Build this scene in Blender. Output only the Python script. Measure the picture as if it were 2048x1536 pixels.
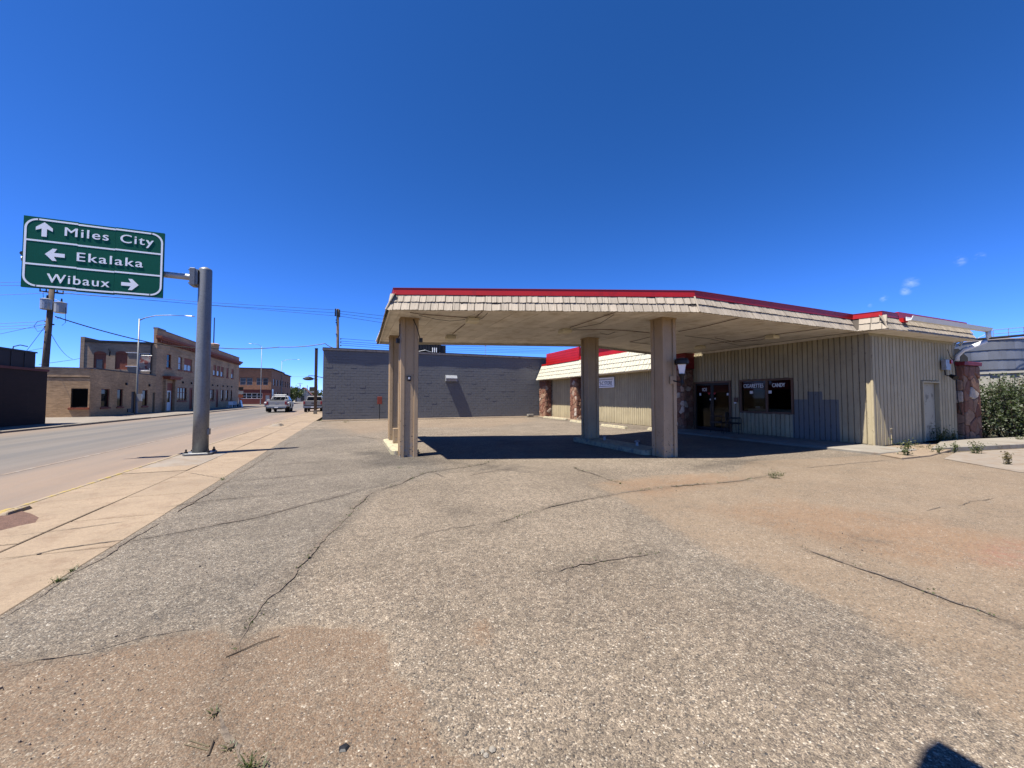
import bpy, bmesh, math, random
import numpy as np
from mathutils import Vector, Matrix, noise as mnoise
R = math.radians
random.seed(7)
for o in list(bpy.data.objects): bpy.data.objects.remove(o)
scene = bpy.context.scene
COL = scene.collection

# ------------------------------------------------------------------ camera
FOC, PITCH, EYE, YAW = 769.0, math.atan(28 / 769.0), 1.6, R(22.5)
cam_d = bpy.data.cameras.new('camera'); cam_d.sensor_width = 36; cam_d.lens = FOC / 2048 * 36
cam_d.clip_start = 0.05; cam_d.clip_end = 6000
cam = bpy.data.objects.new('camera', cam_d); COL.objects.link(cam)
cam.location = (0, 0, EYE); cam.rotation_euler = (R(90) + PITCH, 0, -YAW)
scene.camera = cam

# ------------------------------------------------------------------ sky and sun
SUN_EL = R(66.4)
SH = Vector((0.4283, 0.0902))                  # shadow offset on the ground per metre of height
to_sun = Vector((-SH.x, -SH.y, 1.0)).normalized()
world = bpy.data.worlds.new('World'); scene.world = world; world.use_nodes = True
wn, wl = world.node_tree.nodes, world.node_tree.links
wn.clear()
wout = wn.new('ShaderNodeOutputWorld'); wbg = wn.new('ShaderNodeBackground')
sky = wn.new('ShaderNodeTexSky'); sky.sky_type = 'NISHITA'; sky.sun_disc = False
sky.sun_elevation = SUN_EL; sky.sun_rotation = math.atan2(to_sun.x, to_sun.y)
sky.altitude = 900; sky.air_density = 0.7; sky.dust_density = 0.0; sky.ozone_density = 6.0
wbg.inputs['Strength'].default_value = 0.068
# camera response to the clear sky: the same power and gain for the whole dome
ssep, scmb = wn.new('ShaderNodeSeparateColor'), wn.new('ShaderNodeCombineColor'); wl.new(sky.outputs[0], ssep.inputs[0])
for ch, (pw, gain) in enumerate(((1.5, .36), (1.19, .685), (1.32, .90))):
    p_ = wn.new('ShaderNodeMath'); p_.operation = 'POWER'; p_.inputs[1].default_value = pw; wl.new(ssep.outputs[ch], p_.inputs[0])
    g_ = wn.new('ShaderNodeMath'); g_.operation = 'MULTIPLY'; g_.inputs[1].default_value = gain; wl.new(p_.outputs[0], g_.inputs[0]); wl.new(g_.outputs[0], scmb.inputs[ch])
last = scmb.outputs[0]
def pixray(x, y):
    dx = (x - 1024) / FOC; dz = -(y - 768) / FOC
    yc = math.cos(PITCH) - math.sin(PITCH) * dz; zc = math.sin(PITCH) + math.cos(PITCH) * dz
    return Vector((dx * math.cos(YAW) + yc * math.sin(YAW), -dx * math.sin(YAW) + yc * math.cos(YAW), zc))
# a few fair-weather wisps low in the right-hand sky
wtc = wn.new('ShaderNodeTexCoord')
wnz = wn.new('ShaderNodeTexNoise'); wnz.inputs['Scale'].default_value = 46; wnz.inputs['Detail'].default_value = 7; wnz.inputs['Roughness'].default_value = .62
wmp = wn.new('ShaderNodeMapping'); wmp.inputs['Rotation'].default_value = (0.3, 0.5, 0.4); wmp.inputs['Scale'].default_value = (1, 1, 2.2)
wl.new(wtc.outputs['Generated'], wmp.inputs[0]); wl.new(wmp.outputs[0], wnz.inputs['Vector'])
acc = None
for (cx, cy, sz, st) in ((1822, 568, .010, .32), (1812, 582, .007, .42), (1768, 597, .0055, .42), (1740, 611, .003, .35), (1960, 513, .0055, .28), (1920, 522, .007, .3)):
    dnode = wn.new('ShaderNodeVectorMath'); dnode.operation = 'DISTANCE'; dnode.inputs[1].default_value = pixray(cx, cy).normalized()
    wl.new(wtc.outputs['Generated'], dnode.inputs[0])
    mr = wn.new('ShaderNodeMapRange'); mr.interpolation_type = 'SMOOTHSTEP'
    mr.inputs[1].default_value = sz * 1.5; mr.inputs[2].default_value = 0.0; mr.inputs[3].default_value = 0; mr.inputs[4].default_value = st
    wl.new(dnode.outputs['Value'], mr.inputs[0])
    if acc is None: acc = mr.outputs[0]
    else:
        ad = wn.new('ShaderNodeMath'); ad.operation = 'MAXIMUM'; wl.new(acc, ad.inputs[0]); wl.new(mr.outputs[0], ad.inputs[1]); acc = ad.outputs[0]
wr = wn.new('ShaderNodeMapRange'); wr.inputs[1].default_value = .42; wr.inputs[2].default_value = .72
wl.new(wnz.outputs[0], wr.inputs[0])
wm = wn.new('ShaderNodeMath'); wm.operation = 'MULTIPLY'; wl.new(acc, wm.inputs[0]); wl.new(wr.outputs[0], wm.inputs[1])
wmix = wn.new('ShaderNodeMix'); wmix.data_type = 'RGBA'; wmix.inputs[7].default_value = (7.5, 8.2, 9.5, 1)
wl.new(wm.outputs[0], wmix.inputs[0]); wl.new(last, wmix.inputs[6])
wl.new(wmix.outputs[2], wbg.inputs[0]); wl.new(wbg.outputs[0], wout.inputs[0])

sun_d = bpy.data.lights.new('sun', 'SUN'); sun_d.energy = 5.0; sun_d.angle = R(0.53); sun_d.color = (1.0, 0.95, 0.87)
sun = bpy.data.objects.new('sun', sun_d); COL.objects.link(sun)
sun.rotation_euler = to_sun.to_track_quat('Z', 'Y').to_euler()
scene.view_settings.view_transform = 'Standard'; scene.view_settings.look = 'None'
scene.view_settings.exposure = 1.3; scene.view_settings.gamma = 1.0; scene.view_settings.use_curve_mapping = False
scene.render.resolution_x = 1024; scene.render.resolution_y = 768
scene.render.engine = 'CYCLES'
scene.cycles.max_bounces = 6; scene.cycles.diffuse_bounces = 1; scene.cycles.transparent_max_bounces = 12
scene.cycles.sample_clamp_indirect = 6

# ------------------------------------------------------------------ survey helpers: X across the street, Y along it
def gnd(x, y, z=0.0):
    d = pixray(x, y); k = (z - EYE) / d.z; return Vector((d.x * k, d.y * k, z))
def onX(x, y, X):
    d = pixray(x, y); k = X / d.x; return Vector((X, d.y * k, EYE + d.z * k))
def onY(x, y, Y):
    d = pixray(x, y); k = Y / d.y; return Vector((d.x * k, Y, EYE + d.z * k))
def dep(x, y, D):
    d = pixray(x, y); h = d.x * math.sin(YAW) + d.y * math.cos(YAW); k = D / h
    return Vector((d.x * k, d.y * k, EYE + d.z * k))

# ------------------------------------------------------------------ object helpers
LOC = {}
def put(o, parent, loc):
    COL.objects.link(o)
    LOC[o.name] = Vector(loc)
    if parent is not None:
        o.parent = parent; o.location = Vector(loc) - LOC[parent.name]
    else:
        o.location = loc
    return o
def tag(o, label=None, cat=None, group=None, kind=None):
    if label: o['label'] = label
    if cat: o['category'] = cat
    if group: o['group'] = group
    if kind: o['kind'] = kind
    return o
def thing(name, label, cat, loc=(0, 0, 0), group=None):
    o = bpy.data.objects.new(name, None); o.empty_display_size = .2
    put(o, None, loc); return tag(o, label, cat, group)
class MB:
    def __init__(s): s.v = []; s.f = []
    def add(s, vs, fs):
        b = len(s.v); s.v += [tuple(p) for p in vs]; s.f += [tuple(i + b for i in f) for f in fs]; return s
    def box(s, x0, x1, y0, y1, z0, z1):
        if x0 > x1: x0, x1 = x1, x0
        if y0 > y1: y0, y1 = y1, y0
        if z0 > z1: z0, z1 = z1, z0
        return s.add([(x0, y0, z0), (x1, y0, z0), (x1, y1, z0), (x0, y1, z0), (x0, y0, z1), (x1, y0, z1), (x1, y1, z1), (x0, y1, z1)],
                     [(0, 3, 2, 1), (4, 5, 6, 7), (0, 1, 5, 4), (1, 2, 6, 5), (2, 3, 7, 6), (3, 0, 4, 7)])
    def prism(s, pts, z0, z1):
        a = sum(pts[i][0] * pts[(i + 1) % len(pts)][1] - pts[(i + 1) % len(pts)][0] * pts[i][1] for i in range(len(pts)))
        if a < 0: pts = pts[::-1]
        n = len(pts)
        return s.add([(x, y, z0) for x, y in pts] + [(x, y, z1) for x, y in pts],
                     [tuple(range(n))[::-1], tuple(range(n, 2 * n))] + [(i, (i + 1) % n, n + (i + 1) % n, n + i) for i in range(n)])
    def extr(s, pts, vec):                      # planar polygon swept along a vector
        n = len(pts); q = [Vector(p) + Vector(vec) for p in pts]
        return s.add(list(pts) + q, [tuple(range(n))[::-1], tuple(range(n, 2 * n))] + [(i, (i + 1) % n, n + (i + 1) % n, n + i) for i in range(n)])
    def quad(s, a, b, c, d): return s.add([a, b, c, d], [(0, 1, 2, 3)])
    def cone(s, p0, p1, r0, r1, n=12, cap=True):
        p0, p1 = Vector(p0), Vector(p1); ax = (p1 - p0).normalized()
        t = Vector((0, 0, 1)) if abs(ax.z) < .9 else Vector((1, 0, 0))
        a = ax.cross(t).normalized(); b = ax.cross(a)
        vs = []
        for p, r in ((p0, r0), (p1, r1)):
            for i in range(n):
                w = 2 * math.pi * i / n; vs.append(p + a * (r * math.cos(w)) + b * (r * math.sin(w)))
        fs = [(i, n + i, n + (i + 1) % n, (i + 1) % n) for i in range(n)]
        if cap: fs += [tuple(range(n)), tuple(range(n, 2 * n))[::-1]]
        return s.add(vs, fs)
    def tube(s, pts, r, n=5):
        pts = [Vector(p) for p in pts]; rings = []; vs = []
        for i, p in enumerate(pts):
            d = (pts[min(i + 1, len(pts) - 1)] - pts[max(i - 1, 0)]).normalized()
            t = Vector((0, 0, 1)) if abs(d.z) < .95 else Vector((1, 0, 0))
            a = d.cross(t).normalized(); b = d.cross(a); rr = r[i] if isinstance(r, (list, tuple)) else r
            for k in range(n):
                w = 2 * math.pi * k / n; vs.append(p + a * (rr * math.cos(w)) + b * (rr * math.sin(w)))
        fs = []
        for i in range(len(pts) - 1):
            for k in range(n):
                fs.append((i * n + k, (i + 1) * n + k, (i + 1) * n + (k + 1) % n, i * n + (k + 1) % n))
        fs += [tuple(range(n)), tuple(range((len(pts) - 1) * n, len(pts) * n))[::-1]]
        return s.add(vs, fs)
    def lathe(s, prof, c, n=16, ax='z'):
        c = Vector(c); vs = []
        for (r, h) in prof:
            for i in range(n):
                w = 2 * math.pi * i / n; a, b = r * math.cos(w), r * math.sin(w)
                vs.append(c + (Vector((a, b, h)) if ax == 'z' else Vector((h, a, b)) if ax == 'x' else Vector((b, h, a))))
        fs = [(j * n + i, j * n + (i + 1) % n, (j + 1) * n + (i + 1) % n, (j + 1) * n + i) for j in range(len(prof) - 1) for i in range(n)]
        fs += [tuple(range(n))[::-1], tuple(range((len(prof) - 1) * n, len(prof) * n))]
        return s.add(vs, fs)
    def loft(s, rings):
        n = len(rings[0]); vs = [p for r in rings for p in r]
        fs = [(j * n + i, j * n + (i + 1) % n, (j + 1) * n + (i + 1) % n, (j + 1) * n + i) for j in range(len(rings) - 1) for i in range(n)]
        fs += [tuple(range(n))[::-1], tuple(range((len(rings) - 1) * n, len(rings) * n))]
        return s.add(vs, fs)
    def mesh(s, name, mat=None, smooth=False, bevel=0, off=(0, 0, 0), norm=True):
        me = bpy.data.meshes.new(name); o = Vector(off)
        me.from_pydata([tuple(Vector(p) - o) for p in s.v], [], s.f)
        if bevel or norm:
            bm = bmesh.new(); bm.from_mesh(me)
            if norm: bmesh.ops.recalc_face_normals(bm, faces=bm.faces)
            if bevel: bmesh.ops.bevel(bm, geom=bm.edges[:], offset=bevel, segments=1, affect='EDGES', clamp_overlap=True)
            bm.to_mesh(me); bm.free()
        if smooth:
            for p in me.polygons: p.use_smooth = True
        if mat: me.materials.append(mat)
        return me
    def build(s, name, mat, parent=None, loc=None, smooth=False, bevel=0, norm=True):
        if loc is None: loc = LOC[parent.name] if parent is not None else (0, 0, 0)
        o = bpy.data.objects.new(name, s.mesh(name, mat, smooth, bevel, loc, norm))
        return put(o, parent, loc)
def inst(name, me, parent, loc, rot=(0, 0, 0), scale=(1, 1, 1)):
    o = bpy.data.objects.new(name, me); put(o, parent, loc); o.rotation_euler = rot; o.scale = scale; return o
def B(x0, x1, y0, y1, z0, z1): return MB().box(x0, x1, y0, y1, z0, z1)
def copy_tree(src, delta, label=None, rotz=None):
    c = src.copy(); COL.objects.link(c); c.location = Vector(src.location) + Vector(delta)
    if rotz is not None: c.rotation_euler = (0, 0, rotz)
    if label: c['label'] = label
    def kids(a, b):
        for ch in list(a.children):
            d = ch.copy(); COL.objects.link(d); d.parent = b; kids(ch, d)
    kids(src, c); return c
def struct(o): return tag(o, kind='structure')
def text_mesh(s, mat, w=None, h=1.0, bold=0.0, space=1.0, depth=.003, shear=0):
    cu = bpy.data.curves.new('txt', 'FONT'); cu.body = s; cu.size = 1; cu.space_character = space; cu.extrude = depth; cu.shear = shear
    t = bpy.data.objects.new('txt', cu); COL.objects.link(t)
    dg = bpy.context.evaluated_depsgraph_get(); me = bpy.data.meshes.new_from_object(t.evaluated_get(dg))
    bpy.data.objects.remove(t)
    co = np.empty(len(me.vertices) * 3); me.vertices.foreach_get('co', co); co = co.reshape(-1, 3)
    co[:, 0] -= co[:, 0].min()
    if bold:                                       # heavier strokes: a second copy a little to the right and proud
        bm = bmesh.new(); bm.from_mesh(me); n0 = len(bm.verts); dup_ = bmesh.ops.duplicate(bm, geom=bm.verts[:] + bm.edges[:] + bm.faces[:])
        for v_ in dup_['geom']:
            if isinstance(v_, bmesh.types.BMVert): v_.co.x += bold * 2; v_.co.y += bold * .5; v_.co.z += .0012
        bm.to_mesh(me); bm.free(); co = np.empty(len(me.vertices) * 3); me.vertices.foreach_get('co', co); co = co.reshape(-1, 3); co[:, 0] -= co[:, 0].min()
    cap = .70
    co[:, 1] *= h / cap
    co[:, 0] *= (w / co[:, 0].max()) if w else h / cap
    me.vertices.foreach_set('co', co.ravel()); me.materials.clear(); me.materials.append(mat); me.update(); return me

# ------------------------------------------------------------------ materials
def rgba(c): return (c[0], c[1], c[2], 1)
ALB = 0.39                                        # the palette below was mixed for a brighter exposure
class NT:
    def __init__(s, name):
        s.m = bpy.data.materials.new(name); s.m.use_nodes = True; s.t = s.m.node_tree; s.t.nodes.clear()
        s.out = s.n('ShaderNodeOutputMaterial'); s.p = s.n('ShaderNodeBsdfPrincipled'); s.l(s.p.outputs[0], s.out.inputs[0])
        s.pos = s.n('ShaderNodeNewGeometry').outputs['Position']
    def n(s, t, **k):
        x = s.t.nodes.new(t)
        for a, b in k.items(): setattr(x, a, b)
        return x
    def l(s, a, b): s.t.links.new(a, b)
    def val(s, sock, v):
        if hasattr(v, 'is_linked') or isinstance(v, bpy.types.NodeSocket): s.l(v, sock)
        else: sock.default_value = v
    def noise(s, scale, detail=5, rough=.55, vec=None, out=0, stretch=None):
        x = s.n('ShaderNodeTexNoise'); x.inputs['Scale'].default_value = scale; x.inputs['Detail'].default_value = detail; x.inputs['Roughness'].default_value = rough
        v = vec or s.pos
        if stretch:
            mp = s.n('ShaderNodeMapping'); mp.inputs['Scale'].default_value = stretch; s.l(v, mp.inputs[0]); v = mp.outputs[0]
        s.l(v, x.inputs['Vector']); return x.outputs[out]
    def voro(s, scale, feature='F1', out='Distance', vec=None):
        x = s.n('ShaderNodeTexVoronoi', feature=feature); x.inputs['Scale'].default_value = scale; s.l(vec or s.pos, x.inputs['Vector']); return x.outputs[out]
    def rng(s, v, a, b, c=0., d=1., smooth=False):
        x = s.n('ShaderNodeMapRange'); x.interpolation_type = 'SMOOTHSTEP' if smooth else 'LINEAR'
        s.l(v, x.inputs[0])
        for i, q in enumerate((a, b, c, d)): x.inputs[i + 1].default_value = q
        return x.outputs[0]
    def math(s, op, a, b=0., c=None):
        x = s.n('ShaderNodeMath', operation=op); s.val(x.inputs[0], a); s.val(x.inputs[1], b)
        if c is not None: s.val(x.inputs[2], c)
        return x.outputs[0]
    def mix(s, f, a, b, mode='MIX'):
        x = s.n('ShaderNodeMix', data_type='RGBA', blend_type=mode); s.val(x.inputs[0], f)
        s.val(x.inputs[6], rgba(a) if isinstance(a, tuple) else a); s.val(x.inputs[7], rgba(b) if isinstance(b, tuple) else b); return x.outputs[2]
    def scl(s, col, f):                          # colour times a float socket
        x = s.n('ShaderNodeVectorMath', operation='SCALE'); s.val(x.inputs[0], col if not isinstance(col, tuple) else col); s.l(f, x.inputs['Scale']); return x.outputs[0]
    def ramp(s, v, stops, interp='LINEAR'):
        x = s.n('ShaderNodeValToRGB'); x.color_ramp.interpolation = interp; e = x.color_ramp.elements
        while len(e) < len(stops): e.new(.5)
        for q, (p, c) in zip(e, stops): q.position = p; q.color = rgba(c)
        s.l(v, x.inputs[0]); return x.outputs[0]
    def xyz(s, v=None):
        x = s.n('ShaderNodeSeparateXYZ'); s.l(v or s.pos, x.inputs[0]); return x.outputs
    def attr(s, name): x = s.n('ShaderNodeAttribute', attribute_name=name); return x.outputs['Fac']
    def bump(s, h, strength=.4, dist=.01):
        x = s.n('ShaderNodeBump'); x.inputs['Strength'].default_value = strength; x.inputs['Distance'].default_value = dist; s.l(h, x.inputs['Height']); s.l(x.outputs[0], s.p.inputs['Normal'])
    def orand(s): return s.n('ShaderNodeObjectInfo').outputs['Random']
    def done(s, col, rough=.8, metal=0, spec=.5):
        if not isinstance(col, tuple): k_ = s.n('ShaderNodeVectorMath', operation='SCALE'); s.l(col, k_.inputs[0]); k_.inputs['Scale'].default_value = ALB; col = k_.outputs[0]
        s.val(s.p.inputs['Base Color'], rgba(col) if isinstance(col, tuple) else col); s.val(s.p.inputs['Roughness'], rough)
        s.p.inputs['Metallic'].default_value = metal; s.p.inputs['Specular IOR Level'].default_value = spec; return s.m
def M(name, c, rough=.8, var=.14, vs=2.5, c2=None, c2r=(.56, .64), c2s=7, c2st=None, bump=0, bs=90, metal=0, orand=0, spec=.4, bd=.006):
    t = NT(name); f = t.rng(t.noise(vs), .25, .75, 1 - var, 1 + var); col = t.scl(c, f)
    if orand: col = t.scl(col, t.rng(t.orand(), 0, 1, 1 - orand, 1 + orand))
    fine = t.rng(t.noise(bs * .6, 3), .3, .7, 1 - var * .5, 1 + var * .5); col = t.scl(col, fine)
    if c2: col = t.mix(t.rng(t.noise(c2s, 8, .65, stretch=c2st), c2r[0], c2r[1]), col, c2)
    if bump: t.bump(t.noise(bs, 4), bump, bd)
    return t.done(col, rough, metal, spec)
MT = {}
MT['siding'] = None
def siding_mat(name, c, patch=False, dirt=.5):
    t = NT(name); x, y, z = t.xyz()
    col = t.scl(c, t.rng(t.noise(1.7), .25, .75, .88, 1.1)); col = t.scl(col, t.rng(t.orand(), 0, 1, .9, 1.07))
    col = t.mix(t.rng(t.noise(9, 8, .7, stretch=(1, 1, .12)), .52, .75, 0, dirt), col, (.42, .32, .20))
    if patch:                                     # grey touch-up paint beside the shop window
        wob = t.math('MULTIPLY', t.noise(7), .05)
        zz = t.math('ADD', z, wob)
        m1 = t.math('MULTIPLY', t.math('MULTIPLY', t.math('GREATER_THAN', y, 7.95), t.math('LESS_THAN', y, 9.48)), t.math('LESS_THAN', zz, 1.57))
        m2 = t.math('MULTIPLY', t.math('MULTIPLY', t.math('GREATER_THAN', y, 8.45), t.math('LESS_THAN', y, 8.94)), t.math('LESS_THAN', zz, 1.86))
        col = t.mix(t.math('MAXIMUM', m1, m2), col, (.36, .37, .35))
    flake = t.math('MULTIPLY', t.rng(t.noise(16, 9, .72, stretch=(1, 1, .35)), .60, .66), t.rng(t.noise(1.1, 3), .42, .6))
    col = t.mix(flake, col, (.12, .075, .045))
    base = t.rng(z, .0, .45, .55, 0); col = t.mix(t.math('MULTIPLY', base, t.noise(5)), col, (.30, .22, .14))
    t.bump(t.noise(60, 5, stretch=(1, 1, .08)), .35, .004)
    return t.done(col, .75)
MT['siding'] = siding_mat('cream painted siding', (.96, .80, .48), True)
MT['siding_gap'] = M('siding groove', (.55, .47, .31), .9, c2=(.10, .08, .06), c2r=(.5, .62), c2s=5)
def shingle_mat(name, c, c2):
    t = NT(name); col = t.scl(c, t.rng(t.orand(), 0, 1, .84, 1.1)); col = t.scl(col, t.rng(t.noise(3), .25, .75, .9, 1.08))
    tc = t.n('ShaderNodeTexCoord').outputs['Object']
    st = t.noise(22, 5, .6, tc, stretch=(3.2, 1, .25))
    col = t.mix(t.rng(st, .54, .72, 0, .7), col, c2)
    t.bump(st, .6, .006); return t.done(col, .8)
MT['shingle'] = shingle_mat('weathered shake shingle', (.66, .56, .43), (.42, .33, .25))
MT['shingle2'] = M('pale shake shingle', (.98, .92, .70), .8, .08, 4, c2=(.74, .60, .40), c2r=(.56, .74), c2s=18, bump=.3, bs=40)
MT['capred'] = M('dull red cap', (.38, .02, .03), .6, .12)
MT['red'] = M('red enamel trim', (.90, .018, .014), .42, .10, 1.3, c2=(.72, .018, .016), c2s=3)
MT['soffit'] = M('cream soffit', (1.78, 1.62, 1.38), .7, .08, 1.2, c2=(1.15, .95, .68), c2r=(.48, .74), c2s=2.2, orand=.07)
MT['black'] = M('black paint', (.012, .012, .013), .55, .2)
MT['darksteel'] = M('dark steel', (.05, .05, .052), .55, .25, metal=.3)
MT['galv'] = M('galvanised steel', (.80, .82, .83), .5, .15, 5, metal=.55, c2=(.30, .31, .31), c2s=12)
MT['white'] = M('white paint', (1.75, 1.75, 1.7), .5, .05)
MT['cream_plastic'] = M('cream diffuser', (1.7, 1.5, 1.05), .6, .06)
MT['conc'] = M('concrete', (.48, .43, .35), .9, .16, 1.1, c2=(.36, .27, .19), c2r=(.52, .7), c2s=1.6, bump=.35, bs=130)
MT['kerbyellow'] = M('worn yellow kerb', (.85, .74, .46), .85, .12, 3, c2=(.45, .40, .33), c2r=(.5, .62), c2s=9, bump=.3)
MT['wood'] = M('weathered pole timber', (.20, .15, .115), .9, .25, 4, c2=(.10, .07, .05), c2s=8, c2st=(3, 3, .2), bump=.4, bs=50)
MT['glassdark'] = None
def glass(name, tint=(.75, .8, .8)):
    t = NT(name); t.t.nodes.remove(t.p)
    tr = t.n('ShaderNodeBsdfTransparent'); tr.inputs[0].default_value = rgba(tint)
    gl = t.n('ShaderNodeBsdfGlossy'); gl.inputs['Roughness'].default_value = .03; gl.inputs[0].default_value = (.9, .9, .9, 1)
    fr = t.n('ShaderNodeFresnel'); fr.inputs[0].default_value = 1.22
    mx = t.n('ShaderNodeMixShader'); t.l(fr.outputs[0], mx.inputs[0]); t.l(tr.outputs[0], mx.inputs[1]); t.l(gl.outputs[0], mx.inputs[2]); t.l(mx.outputs[0], t.out.inputs[0])
    return t.m
MT['glass'] = glass('window glass', (.55, .58, .58))
def pane(name, c, rough=.06, spec=.5):
    t = NT(name); return t.done(t.scl(c, t.rng(t.noise(.8), .3, .7, .8, 1.2)), rough, 0, spec)
MT['pane'] = pane('dark pane', (.012, .013, .014), .05, .12)
MT['panepale'] = pane('pale blind pane', (.75, .75, .74), .2, .3)
MT['paneblue'] = pane('slate pane', (.16, .165, .175), .08, .15)
def brick_mat(name, c1, c2, mortar, bw=.21, bh=.07, patch=.3, dark=(.10, .07, .05)):
    t = NT(name); x, y, z = t.xyz()
    cb = t.n('ShaderNodeCombineXYZ'); t.l(t.math('ADD', x, y), cb.inputs[0]); t.l(z, cb.inputs[1])
    b = t.n('ShaderNodeTexBrick'); t.l(cb.outputs[0], b.inputs['Vector']); b.inputs['Scale'].default_value = 1
    b.inputs['Color1'].default_value = rgba(c1); b.inputs['Color2'].default_value = rgba(c2); b.inputs['Mortar'].default_value = rgba(mortar)
    b.inputs['Brick Width'].default_value = bw; b.inputs['Row Height'].default_value = bh; b.inputs['Mortar Size'].default_value = .008; b.inputs['Bias'].default_value = -.1
    col = t.scl(b.outputs[0], t.rng(t.noise(.45, 6, .6), .25, .75, 1 - patch, 1 + patch))
    col = t.scl(col, t.rng(t.noise(4, 4, .6, stretch=(.35, .35, 2)), .3, .7, .78, 1.2))
    col = t.mix(t.rng(t.noise(.9, 8, .7, stretch=(1, 1, .5)), .58, .78, 0, .6), col, dark)
    t.bump(b.outputs['Fac'], -.5, .01); return t.done(col, .9)
MT['brick_tan'] = brick_mat('tan brick', (1.2, .76, .38), (.88, .53, .26), (.90, .64, .38))
MT['brick_wing'] = brick_mat('grey brown brick', (.84, .57, .36), (.62, .42, .26), (.68, .50, .34))
MT['brick_hotel'] = brick_mat('buff brick', (1.12, .70, .38), (.88, .54, .28), (.90, .60, .35), patch=.25)
MT['brick_red'] = brick_mat('red brown brick', (.70, .33, .17), (.52, .23, .12), (.56, .34, .20), patch=.2)
MT['brick_dark'] = brick_mat('dark maroon brick', (.050, .018, .012), (.038, .013, .009), (.032, .015, .011), patch=.2)
MT['terracotta'] = M('brick red painted trim', (.62, .17, .08), .75, .15, 2, c2=(.38, .11, .055), c2s=4)
MT['maroon'] = M('maroon cladding', (.26, .055, .038), .7, .2, 1)
MT['asphaltroof'] = M('dark roof felt', (.05, .048, .05), .95, .2)
MT['capmetal'] = M('aged coping metal', (.30, .26, .25), .6, .25, 3, c2=(.16, .11, .10), c2s=5)
def block_mat():
    t = NT('grey painted block'); col = t.scl((.26, .264, .268), t.rng(t.noise(.5), .25, .75, .9, 1.1))
    col = t.mix(t.rng(t.noise(3.0, 6, .6, stretch=(.25, 1, 2.5)), .5, .8, 0, .4), col, (.30, .32, .33))
    t.bump(t.noise(70, 5), .3, .004); return t.done(col, .75)
MT['block'] = block_mat()
MT['signgreen'] = M('green sign sheeting', (.006, .21, .125), .45, .1, 1.5, c2=(.008, .18, .105), c2s=9, c2st=(6, 1, .5), spec=.15)
MT['signwhite'] = M('white sign sheeting', (2.1, 2.15, 2.15), .4, .04)
MT['polegrey'] = M('grey painted steel pole', (.42, .43, .42), .45, .12, 3, metal=.35, c2=(.28, .29, .29), c2r=(.5, .72), c2s=22, bump=.15, bs=60)
MT['colpaint'] = None
def col_mat():
    t = NT('beige column cladding'); x, y, z = t.xyz()
    col = t.scl((.95, .66, .365), t.rng(t.noise(2), .25, .75, .88, 1.1))
    col = t.mix(t.rng(t.noise(6, 8, .7, stretch=(1, 1, .15)), .58, .8, 0, .5), col, (.27, .19, .13))
    low = t.rng(z, .05, .7, 1, 0); chip = t.math('MULTIPLY', t.rng(t.noise(11, 6, .6), .54, .58), low)
    col = t.mix(chip, col, (.62, .55, .46)); chip2 = t.math('MULTIPLY', t.rng(t.noise(17, 6, .6), .62, .645), t.rng(z, .05, 1.4, 1, .2))
    col = t.mix(chip2, col, (.06, .04, .03)); return t.done(col, .6)
MT['colpaint'] = col_mat()
def leaf_mat(name, c1, c2):
    t = NT(name); t.t.nodes.remove(t.p)
    col = t.mix(t.noise(6, 3), c1, c2)
    d = t.n('ShaderNodeBsdfPrincipled'); d.inputs['Roughness'].default_value = .5; t.l(col, d.inputs['Base Color'])
    tr = t.n('ShaderNodeBsdfTranslucent'); t.l(t.mix(1.0, col, (1.0, 1.25, .5), 'MULTIPLY'), tr.inputs[0])
    mx = t.n('ShaderNodeMixShader'); mx.inputs[0].default_value = .35; t.l(d.outputs[0], mx.inputs[1]); t.l(tr.outputs[0], mx.inputs[2]); t.l(mx.outputs[0], t.out.inputs[0]); return t.m
MT['leaf'] = leaf_mat('shrub leaf', (.026, .042, .015), (.095, .11, .052))
MT['weed'] = leaf_mat('weed leaf', (.045, .06, .018), (.11, .115, .045))
MT['straw'] = leaf_mat('dry grass', (.17, .135, .07), (.11, .09, .045))
MT['treeleaf'] = leaf_mat('tree leaf', (.028, .045, .012), (.055, .075, .02))
MT['stem'] = M('woody stem', (.17, .12, .075), .9, .2)
MT['tyre'] = M('tyre rubber', (.018, .018, .018), .8, .2)
MT['chrome'] = M('chrome', (.55, .55, .56), .2, .05, metal=1)
MT['carwhite'] = M('white car paint', (.66, .66, .66), .3, .04)
MT['carsilver'] = M('silver car paint', (.48, .46, .43), .32, .04, metal=.35)
MT['taillight'] = pane('red tail lamp', (.45, .02, .02), .15)
MT['bin'] = None
def bin_mat():
    t = NT('galvanised bin sheet'); x, y, z = t.xyz()
    col = t.scl((.46, .48, .52), t.rng(t.noise(.35, 6, .6, stretch=(1, 1, .3)), .25, .75, .75, 1.2)); col = t.scl(col, t.rng(t.orand(), 0, 1, .8, 1.15))
    col = t.mix(t.rng(t.noise(1.2, 6, .7, stretch=(1, 1, .15)), .56, .75, 0, .6), col, (.18, .17, .17))
    return t.done(col, .5, .5)
MT['bin'] = bin_mat()
MT['fence'] = M('cream wall panel', (.72, .68, .56), .8, .08, 1, c2=(.55, .48, .36), c2r=(.55, .75), c2s=3)
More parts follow.
